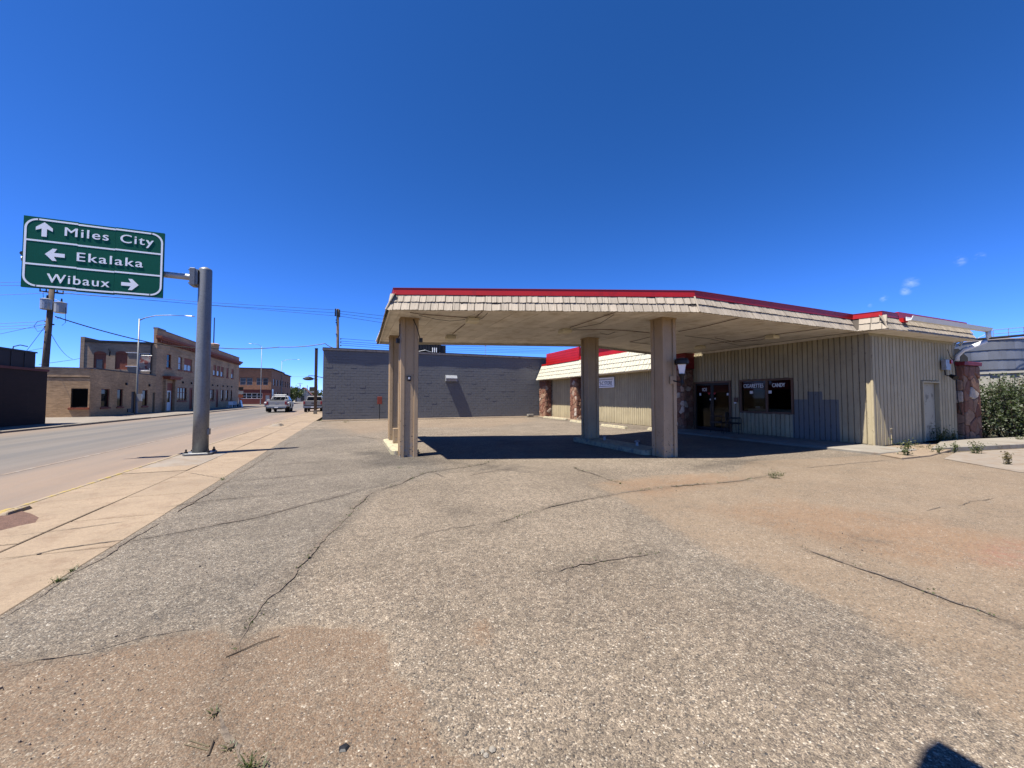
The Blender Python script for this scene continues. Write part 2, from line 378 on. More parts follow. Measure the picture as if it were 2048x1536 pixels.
def stone_mat():
    t = NT('flagstone'); r = t.orand()
    col = t.ramp(r, [(0, (.24, .095, .055)), (.25, (.30, .13, .08)), (.45, (.36, .21, .135)), (.62, (.42, .27, .18)), (.74, (.26, .11, .07)), (.88, (.33, .17, .11)), (.93, (.66, .56, .46)), (1, (.72, .66, .58))])
    col = t.scl(col, t.rng(t.noise(9, 6, .6), .3, .7, .72, 1.25)); col = t.mix(t.rng(t.noise(5, 7, .7), .55, .75, 0, .5), col, (.13, .06, .04))
    t.bump(t.noise(30, 7, .65), .7, .012); return t.done(t.mix(1.0, col, (1.45, 1.35, 1.25), 'MULTIPLY'), .85)
MT['stone'] = stone_mat()
MT['mortar'] = M('brown mortar', (.30, .17, .11), .95, .2, 6, bump=.4)
MT['cardboard'] = M('cardboard', (.30, .20, .11), .9, .15)
MT['frame'] = M('brown window frame', (.34, .19, .12), .7, .15)
MT['banner'] = M('red window banner', (.85, .02, .03), .6, .1)
MT['print'] = M('white lettering', (1.9, 1.9, 1.9), .6, .04)
MT['interior'] = M('dim interior', (.10, .09, .08), .9, .1)
MT['orangesign'] = M('faded orange red board', (.46, .075, .035), .6, .12)
# ================================================================== THE GROUND
terr_m = M('dry prairie soil', (.26, .20, .12), .95, .25, .08, c2=(.14, .15, .06), c2s=.05, c2r=(.45, .6))
struct(MB().quad((-2500, -600, -.16), (2500, -600, -.16), (2500, 4000, -.16), (-2500, 4000, -.16)).build('terrain', terr_m))
def road_mat():
    t = NT('worn road asphalt'); x, y, z = t.xyz()
    xx = t.math('ADD', x, t.math('MULTIPLY', t.math('SUBTRACT', t.noise(.12, 3), .5), 1.0))
    col = t.scl((.27, .235, .20), t.rng(t.noise(.5, 5, .6, stretch=(2.2, .18, 1)), .25, .75, .78, 1.16))
    # wheel paths polished grey, tan dust between them and along the kerbs
    w = t.math('SINE', t.math('MULTIPLY', t.math('ADD', xx, 9.6), 3.4)); w = t.rng(w, -.2, .9, 0, .7, True)
    col = t.mix(w, col, (.185, .172, .158))
    d = t.math('MAXIMUM', t.rng(xx, -8.3, -6.0, 0, .92, True), t.rng(xx, -13.2, -14.8, 0, .7, True))
    d = t.math('MULTIPLY', d, t.rng(t.noise(.7, 7, .65, stretch=(1.6, .22, 1)), .3, .62, .45, 1))
    col = t.mix(d, col, t.mix(t.noise(1.1, 6, .7, stretch=(2, .3, 1)), (.37, .255, .17), (.50, .36, .25)))
    t.bump(t.noise(150, 4), .3, .004)
    col = t.scl(col, t.rng(t.noise(110, 3), .3, .7, .86, 1.14)); return t.done(col, .85)
RZ = -.07
struct(MB().quad((-15.3, -40, RZ), (-4.62, -40, RZ), (-4.62, 520, RZ), (-15.3, 520, RZ)).build('road', road_mat()))
struct(MB().quad((-120, 93, RZ - .02), (-15.3, 93, RZ - .02), (-15.3, 109, RZ - .02), (-120, 109, RZ - .02)).build('cross_street', road_mat()))
struct(MB().box(-4.72, -4.615, -10, 62, RZ - .01, RZ + .006).build('gutter_dirt', M('gutter grit', (.16, .11, .08), .98, .4, 5, c2=(.36, .25, .17), c2r=(.45, .6), c2s=4)))
lm = M('worn white road paint', (.50, .44, .37), .8, .2, 3, c2=(.40, .30, .22), c2r=(.36, .52), c2s=4)
struct(B(-7.06, -6.96, 12, 90, RZ + .001, RZ + .005).build('edge_line', lm))

# near sidewalk: two rows of slabs with open joints
def slab_mat():
    t = NT('dusty sidewalk concrete'); col = t.scl((.53, .395, .26), t.rng(t.noise(.9, 6, .6), .25, .75, .82, 1.14)); col = t.scl(col, t.rng(t.orand(), 0, 1, .93, 1.06))
    col = t.mix(t.rng(t.noise(3.3, 8, .7), .50, .70, 0, .75), col, (.36, .235, .145)); col = t.mix(t.rng(t.noise(60, 3), .62, .68, 0, .6), col, (.25, .17, .11))
    col = t.scl(col, t.rng(t.noise(28, 5, .7), .3, .7, .82, 1.14)); col = t.scl(col, t.rng(t.noise(140, 3), .3, .7, .8, 1.16)); t.bump(t.noise(120, 5), .6, .006); return t.done(col, .92)
MT['slab'] = slab_mat()
MT['slabgrey'] = M('newer grey concrete', (.47, .40, .32), .9, .16, 1.5, c2=(.38, .28, .19), c2r=(.45, .66), c2s=3, bump=.3, bs=130)
MT['soil'] = M('joint soil', (.15, .10, .065), .98, .3, 8, bump=.5)
swo = struct(B(-4.5, -2.36, -6, 62, -.14, -.02).build('sidewalk', MT['soil']))
rs = random.Random(3)
def slab(x0, x1, y0, y1, mat):
    j = .012; dz = rs.uniform(-.006, .006)
    m = MB(); c = [(x0 + j, y0 + j), (x1 - j, y0 + j), (x1 - j, y1 - j), (x0 + j, y1 - j)]
    c = [(a + rs.uniform(-.006, .006), b + rs.uniform(-.006, .006)) for a, b in c]
    m.prism(c, -.06, dz); return m.build('slab', mat, swo, bevel=.008)
for row, (x0, x1) in enumerate(((-4.5, -3.36), (-3.36, -2.36))):
    y = -2.0 + row * .2
    while y < 29.5:
        ln = rs.uniform(1.25, 1.75)
        if row == 0 and y < 11.3 < y + ln + .3: ln = 11.4 - y
        if row == 0 and 11.2 < y < 14.0: ln = 2.75
        g = row == 0 and 11.3 < y < 14
        slab(x0, x1, y, min(y + ln, 30), MT['slabgrey'] if g else MT['slab']); y += ln
slab(-4.5, -2.36, 30, 61, MT['slab'])
# crumbling kerb with traces of yellow paint
km = NT('kerb concrete with worn yellow paint'); kx, ky, kz = km.xyz()
kc = km.scl((.54, .42, .29), km.rng(km.noise(2), .25, .75, .82, 1.12))
kc = km.mix(km.math('MULTIPLY', km.math('MULTIPLY', km.rng(km.noise(5, 8, .7), .50, .56), km.rng(ky, 4, 6, 1, 1)), km.rng(ky, 11.5, 13, 1, .12)), kc, (.66, .48, .13))
km.bump(km.noise(40, 6), .6, .012); km.done(kc, .9)
kerb = struct(MB().box(-4.62, -4.515, 30, 62, -.14, .0).build('kerb', km.m))
y = -2.0
while y < 30:
    ln = rs.uniform(.9, 2.6); w = rs.uniform(-.01, .015)
    if not 7.4 < y < 8.0:
        MB().prism([(-4.62 + w, y + .006), (-4.512, y + .006), (-4.512, y + ln - .006), (-4.62 + w, y + ln - .006)], -.12, rs.uniform(-.012, .008)).build('kerb_stone', km.m, kerb, bevel=.02)
    y += ln
# chipped kerb lumps and a dirt-filled hole in the walk
hp = [gnd(*p) for p in ((0, 1030), (40, 1022), (62, 1028), (78, 1036), (70, 1046), (40, 1052), (0, 1062))]
hole = MB(); hole.prism([(p.x, p.y) for p in hp] + [(-5.1, 5.9), (-5.2, 7.2)], -.02, .006)
struct(hole.build('dirt_patch', M('broken kerb dirt', (.25, .14, .10), .98, .25, 9, bump=.9, bs=60, bd=.02)))

# far sidewalk
fs = struct(B(-24, -15.3, -30, 92.5, -.14, .02).build('far_sidewalk', M('far sidewalk concrete', (.42, .36, .29), .92, .16, .6, c2=(.34, .24, .16), c2s=.7, bump=.2)))
for (a, b) in ((-30, 26), (30.2, 40.5), (43.5, 92.4)):
    B(-15.42, -15.24, a, b, -.12, .06).build('kerb_stone', MT['conc'], fs, bevel=.03)
struct(B(-120, -15.3, 109.5, 240, -.14, .02).build('corner_pavement', MT['conc']))

# the lot: one sheet carrying soft masks for dust, grey asphalt and the red stain
def pip(px, py, poly):
    ins = np.zeros(px.shape, bool); dmin = np.full(px.shape, 1e9); n = len(poly)
    for i in range(n):
        (x1, y1), (x2, y2) = poly[i], poly[(i + 1) % n]
        c = ((y1 > py) != (y2 > py)) & (px < (x2 - x1) * (py - y1) / ((y2 - y1) or 1e-9) + x1); ins ^= c
        dx, dy = x2 - x1, y2 - y1; t = np.clip(((px - x1) * dx + (py - y1) * dy) / (dx * dx + dy * dy + 1e-12), 0, 1)
        dmin = np.minimum(dmin, np.hypot(px - x1 - t * dx, py - y1 - t * dy))
    return np.where(ins, dmin, -dmin)
def soft(px, py, poly, w): return np.clip(.5 + pip(px, py, poly) / (2 * w), 0, 1)
G2 = lambda *ps: [tuple(gnd(*p).xy) for p in ps]
xs = np.concatenate([np.arange(-2.36, 6, .1), np.arange(6, 16.01, .2)]); ys = np.concatenate([np.arange(-3, 8, .1), np.arange(8, 30.01, .25)])
gx, gy = np.meshgrid(xs, ys); nx, ny = len(xs), len(ys)
dirt = soft(gx, gy, [(4.1, 6.05), (5.6, 6.25), (7.7, 5.9), (9.2, 6.75), (13.2, 6.1), (16, 6.1), (16, -3), (2.2, -3), (2.7, .5), (2.95, .87), (3.2, 1.24), (3.5, 1.76), (3.5, 2.28), (3.48, 2.87), (3.86, 4.7)], .16)
left = soft(gx, gy, [(-2.4, 3.45), (-1.93, 3.36), (-1.49, 3.27), (-1.14, 3.32), (-.89, 3.3), (-.7, 3.1), (-.32, 3.12), (.23, 2.81), (.23, 2.42), (.38, 2.11), (.4, 1.85), (.53, 1.6), (.5, -3), (-2.4, -3)], .09)
grey = soft(gx, gy, [(-2.4, 3.4), (-1.1, 3.36), (-.35, 3.3)] + G2((560, 1180), (620, 1110), (690, 1040), (745, 985), (800, 968), (900, 940)) + [(-.2, 22), (-2.4, 22)], .25)
greyb = soft(gx, gy, G2((1260, 1010), (1440, 1110), (1700, 1220), (1850, 1330), (1650, 1300), (1300, 1130)), .35)
orange = np.maximum(soft(gx, gy, G2((1420, 1020), (1560, 1000), (1800, 1030), (2048, 1080), (2048, 1150), (1800, 1120), (1560, 1060)), .5), .8 * soft(gx, gy, G2((1190, 965), (1400, 945), (1500, 958), (1300, 1000)), .3))
orange = np.maximum(orange, .9 * soft(gx, gy, G2((930, 1240), (985, 1240), (985, 1290), (940, 1290)), .07))
red = soft(gx, gy, G2((1960, 1100), (2048, 1085), (2048, 1130), (1980, 1125)), .18)
back = .75 * soft(gx, gy, [(0, 17.5), (3, 21), (7, 19.5), (12, 24), (13, 28.5), (6, 29.5), (-1.5, 28), (-1, 22)], .9)
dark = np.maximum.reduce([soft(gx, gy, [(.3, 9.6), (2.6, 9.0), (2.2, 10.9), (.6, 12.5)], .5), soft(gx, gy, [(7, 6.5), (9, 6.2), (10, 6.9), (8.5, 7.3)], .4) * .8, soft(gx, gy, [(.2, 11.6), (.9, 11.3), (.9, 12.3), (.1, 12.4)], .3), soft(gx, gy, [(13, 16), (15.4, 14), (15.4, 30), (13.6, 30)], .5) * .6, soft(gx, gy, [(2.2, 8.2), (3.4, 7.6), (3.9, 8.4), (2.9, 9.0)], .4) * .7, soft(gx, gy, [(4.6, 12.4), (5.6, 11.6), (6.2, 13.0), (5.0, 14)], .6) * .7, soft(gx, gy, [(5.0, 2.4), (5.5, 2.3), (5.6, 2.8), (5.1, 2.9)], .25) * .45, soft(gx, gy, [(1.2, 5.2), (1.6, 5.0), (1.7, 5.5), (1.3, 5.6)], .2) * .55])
CRP = [[(1010, 915), (960, 930), (850, 946), (800, 968), (745, 985), (725, 1003), (690, 1040), (655, 1073), (620, 1110), (560, 1180), (500, 1245), (478, 1285), (462, 1340), (425, 1418), (446, 1478), (500, 1550)],
       [(1000, 1046), (1100, 1014), (1220, 991), (1330, 975), (1480, 963), (1545, 950)], [(1610, 1098), (1800, 1165), (2060, 1262)], [(1110, 1145), (1250, 1117), (1330, 1106)], [(240, 1088), (400, 1058), (520, 1034), (660, 998), (800, 960)], [(330, 1015), (520, 993), (610, 985)], [(440, 966), (680, 944)], [(0, 1338), (180, 1304), (400, 1258)]]
band = np.zeros(gx.shape)
for pl_ in CRP:
    Q = G2(*pl_)
    for (x1_, y1_), (x2_, y2_) in zip(Q[:-1], Q[1:]):
        dx, dy = x2_ - x1_, y2_ - y1_; tt = np.clip(((gx - x1_) * dx + (gy - y1_) * dy) / (dx * dx + dy * dy), 0, 1)
        band = np.maximum(band, np.exp(-(np.hypot(gx - x1_ - tt * dx, gy - y1_ - tt * dy) / .09) ** 2))
lotm = bpy.data.meshes.new('parking_lot')
zz = .004 + .006 * np.sin(gx * 1.7 + np.cos(gy * 1.1)) * np.cos(gy * 1.3)
zz[:, 0] = .003
lotm.from_pydata(np.stack([gx, gy, zz], -1).reshape(-1, 3).tolist(), [], [(j * nx + i, j * nx + i + 1, (j + 1) * nx + i + 1, (j + 1) * nx + i) for j in range(ny - 1) for i in range(nx - 1)])
for nm, a in (('dirt', np.maximum(dirt, back)), ('left', left), ('grey', np.maximum(grey, greyb * .6)), ('orange', orange), ('redstain', red), ('dark', dark), ('seam', band)):
    at = lotm.attributes.new(nm, 'FLOAT', 'POINT'); at.data.foreach_set('value', a.ravel().astype(np.float32))
for p in lotm.polygons: p.use_smooth = True
def lot_mat():
    t = NT('worn chip-seal asphalt')
    wob = t.math('ADD', t.math('MULTIPLY', t.math('SUBTRACT', t.noise(3.2, 8, .72), .5), 1.5), t.math('MULTIPLY', t.math('SUBTRACT', t.noise(38, 3, .6), .5), .9))
    def msk(a, lo=.3, hi=.7): return t.rng(t.math('ADD', t.attr(a), wob), lo, hi, 0, 1, True)
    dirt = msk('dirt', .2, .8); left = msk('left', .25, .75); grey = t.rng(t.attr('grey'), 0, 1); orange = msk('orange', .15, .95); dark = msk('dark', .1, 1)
    # chippings in three sizes; every cell has its own colour
    warp = t.n('ShaderNodeVectorMath', operation='ADD'); t.l(t.pos, warp.inputs[0])
    sc = t.n('ShaderNodeVectorMath', operation='SCALE'); t.l(t.noise(70, 2, .5, out=1), sc.inputs[0]); sc.inputs['Scale'].default_value = .006; t.l(sc.outputs[0], warp.inputs[1])
    wp = warp.outputs[0]
    c1 = t.xyz(t.voro(112, out='Color', vec=wp)); d1 = t.voro(112, vec=wp)
    c2 = t.xyz(t.voro(210, out='Color', vec=wp))
    stone = t.ramp(c1[0], [(0, (.13, .115, .10)), (.18, (.22, .185, .155)), (.42, (.33, .265, .205)), (.62, (.42, .335, .25)), (.80, (.52, .425, .32)), (.93, (.70, .60, .48)), (1, (.85, .78, .67))])
    small = t.ramp(c2[0], [(0, (.15, .125, .11)), (.35, (.29, .235, .185)), (.7, (.42, .335, .25)), (1, (.66, .55, .43))])
    col = t.mix(t.rng(c1[1], .42, .58), stone, small)
    edge = t.rng(t.voro(112, 'DISTANCE_TO_EDGE', vec=wp), .0, .08, .45, 0)
    col = t.mix(edge, col, (.18, .15, .125))
    # sparse larger pale and dark pebbles
    c3 = t.xyz(t.voro(46, out='Color', vec=wp)); big = t.math('MULTIPLY', t.rng(t.voro(46, vec=wp), .28, .34, 1, 0), t.math('GREATER_THAN', c3[1], .88))
    col = t.mix(big, col, t.ramp(c3[0], [(0, (.09, .09, .095)), (.4, (.2, .185, .175)), (.6, (.60, .51, .40)), (1, (.80, .73, .62))]))
    lum = t.rng(t.noise(.55, 6, .6), .25, .75, .72, 1.16); col = t.scl(t.mix(1.0, col, (1.04, 1.02, .96), 'MULTIPLY'), lum); col = t.scl(col, t.rng(t.noise(2.6, 5, .6), .3, .7, .9, 1.1))
    col = t.mix(grey, col, t.mix(1.0, col, (.84, .88, .93), 'MULTIPLY'))
    dust = t.mix(t.noise(1.4, 5), (.50, .345, .215), (.58, .42, .27)); dustg = t.scl(dust, t.rng(t.noise(95, 3, .6), .25, .75, .62, 1.1))
    mott = t.math('ADD', t.math('MULTIPLY', t.xyz(t.voro(30, out='Color', vec=wp))[0], .5), t.math('MULTIPLY', t.noise(17, 4, .7), .8)); col = t.scl(col, t.rng(mott, .3, 1.0, .70, 1.28))
    keep = t.math('MULTIPLY', t.rng(c1[2], .25, .9, 1, .12), t.rng(t.noise(2.3, 6, .7), .30, .52, .35, 1))
    col = t.mix(t.math('MULTIPLY', t.math('MULTIPLY', dirt, keep), .72), col, dustg)
    dl = t.scl(t.mix(t.noise(2.1, 5), (.32, .205, .125), (.40, .265, .165)), t.rng(t.noise(95, 3, .6), .25, .75, .5, 1.25))
    col = t.mix(t.math('MULTIPLY', t.math('MULTIPLY', left, keep), .86), col, dl)
    rim = t.math('MULTIPLY', t.rng(t.math('ABSOLUTE', t.math('SUBTRACT', left, .4)), 0, .3, .5, 0), t.rng(t.noise(3), .4, .6)); col = t.mix(rim, col, (.56, .45, .31))
    col = t.mix(t.math('MULTIPLY', t.math('MULTIPLY', orange, keep), .6), col, t.scl((.46, .25, .125), t.rng(t.noise(70, 4), .25, .75, .7, 1.2)))
    col = t.mix(t.math('MULTIPLY', t.attr('redstain'), t.rng(t.noise(9, 7, .7), .4, .65, 0, .5)), col, (.50, .12, .09))
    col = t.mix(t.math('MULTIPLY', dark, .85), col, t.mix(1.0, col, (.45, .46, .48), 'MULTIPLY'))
    col = t.mix(t.math('MULTIPLY', t.attr('seam'), t.rng(t.noise(6, 6, .7), .35, .65, .1, .75)), col, t.mix(1.0, col, (.52, .52, .53), 'MULTIPLY'))
    h = t.math('SUBTRACT', t.math('MULTIPLY', t.noise(40, 5), .6), t.math('MULTIPLY', d1, .55)); h = t.math('ADD', h, t.math('MULTIPLY', big, .5))
    t.bump(h, .7, .012); return t.done(col, .88, 0, .25)
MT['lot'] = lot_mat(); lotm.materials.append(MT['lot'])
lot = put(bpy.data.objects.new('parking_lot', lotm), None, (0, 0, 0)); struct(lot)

# open cracks in the lot: ragged recessed strips of soil
crack_m = M('crack soil', (.20, .155, .12), .98, .45, 25, c2=(.33, .26, .19), c2r=(.42, .6), c2s=30, bump=.8, bs=90, bd=.01)
rc = random.Random(11)
def crack(pts, w=.03, parent=None, z=.0118, name='crack', mat=None, gaps=True):
    P = [gnd(*p).xy for p in pts]; q = []
    for a, b in zip(P[:-1], P[1:]):
        n = max(2, int((b - a).length / .035))
        for i in range(n): q.append(a.lerp(b, i / n))
    q.append(P[-1]); m = MB(); L = []; n = len(q)
    for i, p in enumerate(q):
        d = (q[min(i + 1, n - 1)] - q[max(i - 1, 0)]).normalized(); nn = Vector((-d.y, d.x))
        off = (mnoise.noise(Vector((p.x * 2.2, p.y * 2.2, 3))) * .05 + mnoise.noise(Vector((p.x * 9, p.y * 9, 7))) * .02 + mnoise.noise(Vector((p.x * 31, p.y * 31, 5))) * .008)
        ww = w * (.35 + 1.1 * abs(mnoise.noise(Vector((p.x * 3.1, p.y * 3.1, 9)))) + rc.uniform(0, .5)) * min(1, .15 + 4 * min(i, n - 1 - i) / n)
        c = p + nn * off; ww *= min(1, max(0, 2.2 * (mnoise.noise(Vector((p.x * 1.3, p.y * 1.3, 21))) + .38))) if gaps else 1; L.append((c + nn * ww * rc.uniform(.35, .65), c - nn * ww * rc.uniform(.35, .65)))
    vs = []
    for a, b in L: vs += [(a.x, a.y, z), (b.x, b.y, z)]
    m.add(vs, [(2 * i, 2 * i + 1, 2 * i + 3, 2 * i + 2) for i in range(n - 1)])
    o = m.build(name, mat or crack_m, parent or lot, norm=False); return o
CR = [([(1010, 915), (960, 930), (850, 946), (800, 968), (745, 985), (725, 1003), (690, 1040), (655, 1073), (620, 1110), (560, 1180), (500, 1245), (478, 1285)], .055),
      ([(478, 1285), (462, 1340), (458, 1372), (425, 1418), (428, 1445), (446, 1478), (474, 1500), (500, 1550)], .035),
      ([(1000, 1046), (1100, 1014), (1220, 991), (1330, 975), (1480, 963), (1545, 950)], .055), ([(1140, 933), (1190, 950), (1240, 968)], .05),
      ([(1110, 1145), (1160, 1130), (1250, 1117), (1330, 1106)], .04), ([(1610, 1098), (1700, 1130), (1800, 1165), (1900, 1204), (1980, 1234), (2060, 1262)], .05),
      ([(1600, 937), (1700, 928), (1800, 919)], .05), ([(330, 1015), (420, 1001), (520, 993), (610, 985)], .035), ([(240, 1088), (400, 1058), (520, 1034), (660, 998), (800, 960)], .035),
      ([(440, 966), (560, 955), (680, 944), (770, 925)], .05), ([(520, 932), (640, 924), (700, 920)], .04), ([(690, 870), (740, 876), (776, 880)], .07), ([(590, 903), (680, 900), (770, 896)], .035),
      ([(0, 1338), (90, 1318), (180, 1304), (290, 1276), (400, 1258)], .011), ([(1850, 1022), (1920, 1010), (1985, 996)], .05), ([(820, 1077), (905, 1058), (960, 1052)], .03),
      ([(840, 935), (900, 960), (1000, 940), (1100, 936)], .04), ([(880, 852), (990, 856), (1060, 850)], .06), ([(1180, 912), (1290, 905), (1400, 897), (1480, 893)], .04)]
for p, w in CR: crack(p, w * .8)
# joint between walk and lot, and cracks across the walk
crack([(0, 1240), (100, 1180), (230, 1100), (330, 1040), (440, 972), (540, 910), (640, 848)], .055)
for p, w in (([(0, 1122), (110, 1100), (253, 1080)], .022), ([(0, 1076), (160, 1056), (331, 1033)], .02), ([(370, 946), (420, 952), (448, 958)], .03)):
    crack(p, w, swo, .007)

# raised concrete walk round the store and the grey apron at its side
wk = struct(B(13.55, 15.5, 6.0, 14.2, -.05, .085).build('store_walk', MT['conc'], bevel=.02))
struct(MB().prism([(13.2, 5.42), (14.6, 5.38), (18.2, 5.95), (18.4, 6.9), (13.56, 6.9), (13.56, 6.0)], -.05, .05).build('corner_slab', MT['slab'], bevel=.015))
struct(MB().prism([(15.9, 5.85), (24.5, 4.6), (24.5, 6.1), (19.1, 6.75)], -.05, .12).build('side_kerb_slab', MT['conc'], bevel=.02))
struct(MB().prism([(14.3, 5.02), (16.2, 5.45), (25, 4.35), (25, -3), (16.5, -2), (14.2, 2.4), (13.2, 3.5)], -.05, .018).build('side_apron', MT['slabgrey']))
struct(B(15.6, 70, -6, 60, -.15, -.03).build('side_yard', terr_m))
struct(B(-1.95, 15.4, 29.35, 30.0, -.05, .06).build('wall_walk', MT['slab'], bevel=.015))
struct(B(14.55, 15.5, 23.6, 29.35, -.05, .06).build('shop_kerb', MT['slab'], bevel=.015))

# ================================================================== THE STORE
st = thing('convenience_store', 'long low convenience store with cream ribbed siding, shingled mansard and red roof trim', 'store', (15.5, 18, 0))
WX, SY, SX1 = 15.5, 7.0, 21.15
# structural walls behind the siding, with the door and window openings left free
DY0, DY1, DZ = 12.12, 13.98, 2.30
WY0, WY1, WZ0, WZ1 = 9.50, 11.55, 1.05, 2.30
w = MB()
for (y0, y1, z0, z1) in ((7.02, WY0 - .03, 0, 3.8), (WY0 - .03, WY1 + .03, 0, WZ0 - .03), (WY0 - .03, WY1 + .03, WZ1 + .03, 3.8), (WY1 + .03, DY0 - .03, 0, 3.8), (DY0 - .03, DY1 + .03, DZ + .03, 3.8), (DY1 + .03, 15.6, 0, 3.8), (15.6, 29.9, 0, 3.8)):
    w.box(WX + .03, WX + .16, y0, y1, z0, z1)
w.build('wall', MT['siding_gap'], st)
w = MB()
for (x0, x1, z0, z1) in ((WX + .03, 18.59, 0, 3.8), (18.59, 19.75, 2.17, 3.8), (19.75, SX1, 0, 3.8)): w.box(x0, x1, SY + .03, SY + .16, z0, z1)
w.build('wall', MT['siding_gap'], st)
B(SX1 - .16, SX1, SY + .17, 29.9, 0, 3.8).build('wall', MT['siding'], st)
B(WX + .17, SX1 - .17, 29.7, 29.88, 0, 3.8).build('wall', MT['siding'], st)
# siding boards one by one
bd_mesh = {}
def board_mesh(h, var, axis):
    k = (round(h, 2), var, axis)
    if k not in bd_mesh:
        rr = random.Random(int(h * 100) * 7 + var); wv = .150 if axis == 'y' else .182; m = MB(); n = 5; t = .036
        pr = [(-wv / 2, 0), (-wv / 2 + .008, -t), (wv / 2 - .008, -t), (wv / 2, 0)]
        rings = []
        for i in range(n):
            z = h * i / (n - 1); b = rr.uniform(-.003, .003)
            rings.append([(a + b, d + rr.uniform(-.002, .002), z) if axis == 'x' else (d + rr.uniform(-.002, .002), a + b, z) for a, d in pr])
        m.loft(rings); bd_mesh[k] = m.mesh('siding_board', MT['siding'])
    return bd_mesh[k]
rb = random.Random(5)
PITCHB = .172
y = 7.10
while y < 29.6:
    if not (28.55 < y or 23.7 < y < 25.5 or 14.05 < y < 15.0):
        if WY0 - .12 < y < WY1 + .12: segs = [(.1, WZ0 - .09), (WZ1 + .09, 3.72)]
        elif DY0 - .09 < y < DY1 + .09: segs = [(DZ + .09, 3.72)]
        else: segs = [(.1 if y < 14 else .03, 3.72 if y < 15.6 else 3.4)]
        for z0, z1 in segs: inst('siding_board', board_mesh(z1 - z0, rb.randrange(3), 'y'), st, (WX + .032, y, z0 + rb.uniform(-.012, .012)))
    y += PITCHB
x = 15.56
while x < SX1:
    segs = [(2.23, 3.72)] if 18.55 < x < 19.79 else [(.06, 3.72)]
    for z0, z1 in segs: inst('siding_board', board_mesh(z1 - z0, rb.randrange(3), 'x'), st, (x, SY + .032, z0 + rb.uniform(-.012, .012)))
    x += .215
B(WX - .02, WX + .05, SY - .02, SY + .05, .05, 3.7).build('corner_board', MT['siding'], st)
# shop window
win = B(WX - .03, WX + .10, WY0 - .07, WY0, WZ0 - .07, WZ1 + .07).box(WX - .03, WX + .10, WY1, WY1 + .07, WZ0 - .07, WZ1 + .07).box(WX - .03, WX + .10, WY0, WY1, WZ1, WZ1 + .07).box(WX - .06, WX + .10, WY0, WY1, WZ0 - .07, WZ0).box(WX - .01, WX + .09, 10.42, 10.50, WZ0, WZ1).build('window', MT['frame'], st)
for a, b in ((WY0, 10.42), (10.50, WY1)): B(WX + .05, WX + .056, a, b, WZ0, WZ1).build('pane', MT['glass'], win)
for a, b in ((WY0 + .02, 10.40), (10.52, WY1 - .02)): B(WX + .062, WX + .066, a, b, WZ1 - .37, WZ1 - .01).build('banner', MT['banner'], win)
RW = (R(90), 0, -R(90))
inst('lettering', text_mesh('CIGARETTES', MT['print'], .86, .165, .022), win, (WX + .045, 11.47, WZ1 - .27), RW)
inst('lettering', text_mesh('CANDY', MT['print'], .50, .155, .03), win, (WX + .045, 10.25, WZ1 - .265), RW)
B(WX + .045, WX + .048, 11.06, 11.2, WZ1 - .52, WZ1 - .40).build('notice', MT['print'], win); B(WX + .045, WX + .048, 10.28, 10.41, WZ1 - .52, WZ1 - .40).build('notice', MT['print'], win)
B(WX + .25, WX + .65, WY0, WY1 - .1, WZ0 - .1, WZ0 + .10).build('window_shelf', MT['cream_plastic'], win)
B(WX + .30, WX + .48, 10.95, 11.15, WZ0 + .103, WZ0 + .20).build('box_on_shelf', MT['white'], win)
# double glass door
dr = B(WX - .02, WX + .10, DY0 - .06, DY0, .09, DZ + .06).box(WX - .02, WX + .10, DY1, DY1 + .06, .09, DZ + .06).box(WX - .02, WX + .10, DY0, DY1, DZ, DZ + .06).build('door', MT['frame'], st)
dm = (DY0 + DY1) / 2
for a, b in ((DY0, dm - .008), (dm + .008, DY1)):
    B(WX + .04, WX + .08, a, a + .07, .10, DZ).box(WX + .04, WX + .08, b - .07, b, .10, DZ).box(WX + .04, WX + .08, a + .07, b - .07, .10, .24).box(WX + .04, WX + .08, a + .07, b - .07, DZ - .10, DZ).build('door_leaf', MT['black'], dr)
    B(WX + .058, WX + .062, a + .07, b - .07, .24, DZ - .10).build('pane', MT['glass'], dr)
    B(WX + .066, WX + .07, a + .075, b - .075, DZ - .44, DZ - .12).build('banner', MT['banner'], dr)
    s = dm - .06 if a == DY0 else dm + .06
    MB().tube([(WX + .03, s, .95), (WX - .02, s, .97), (WX - .02, s, 1.28), (WX + .03, s, 1.30)], .012).build('handle', MT['chrome'], dr)
inst('lettering', text_mesh('ICE', MT['print'], .26, .15, .01, 1.25), dr, (WX + .052, 13.60, DZ - .37), RW)
for yy, zz_, sz in ((13.72, 1.72, .09), (12.25, 1.72, .08), (13.16, 1.50, .05), (12.9, 1.54, .05)): B(WX + .05, WX + .053, yy - sz / 2, yy + sz / 2, zz_, zz_ + sz * 1.3).build('notice', MT['print'], dr)
for yy in (13.22, 12.92): MB().extr([(WX + .05, yy - .09, 1.85), (WX + .05, yy + .09, 1.85), (WX + .05, yy, 1.74)], (.003, 0, 0)).build('sticker', MT['banner'], dr)
B(WX + .10, WX + .115, 12.14, 12.62, .12, .86).build('cardboard_sheet', MT['cardboard'], dr)
# dim sales room behind the glass
B(WX + .2, WX + 4.4, 7.3, 15.4, .0, .03).build('room_floor', MT['interior'], st); B(WX + 4.4, WX + 4.5, 7.3, 15.4, .0, 3.7).build('room_wall', MT['interior'], st)
B(WX + .2, WX + 4.4, 15.4, 15.5, .0, 3.7).build('room_wall', MT['interior'], st); B(WX + .2, WX + 4.4, 7.2, 7.3, .0, 3.7).build('room_wall', MT['interior'], st); B(WX + .17, WX + 4.5, 7.2, 15.5, 3.0, 3.05).build('room_ceiling', MT['interior'], st)
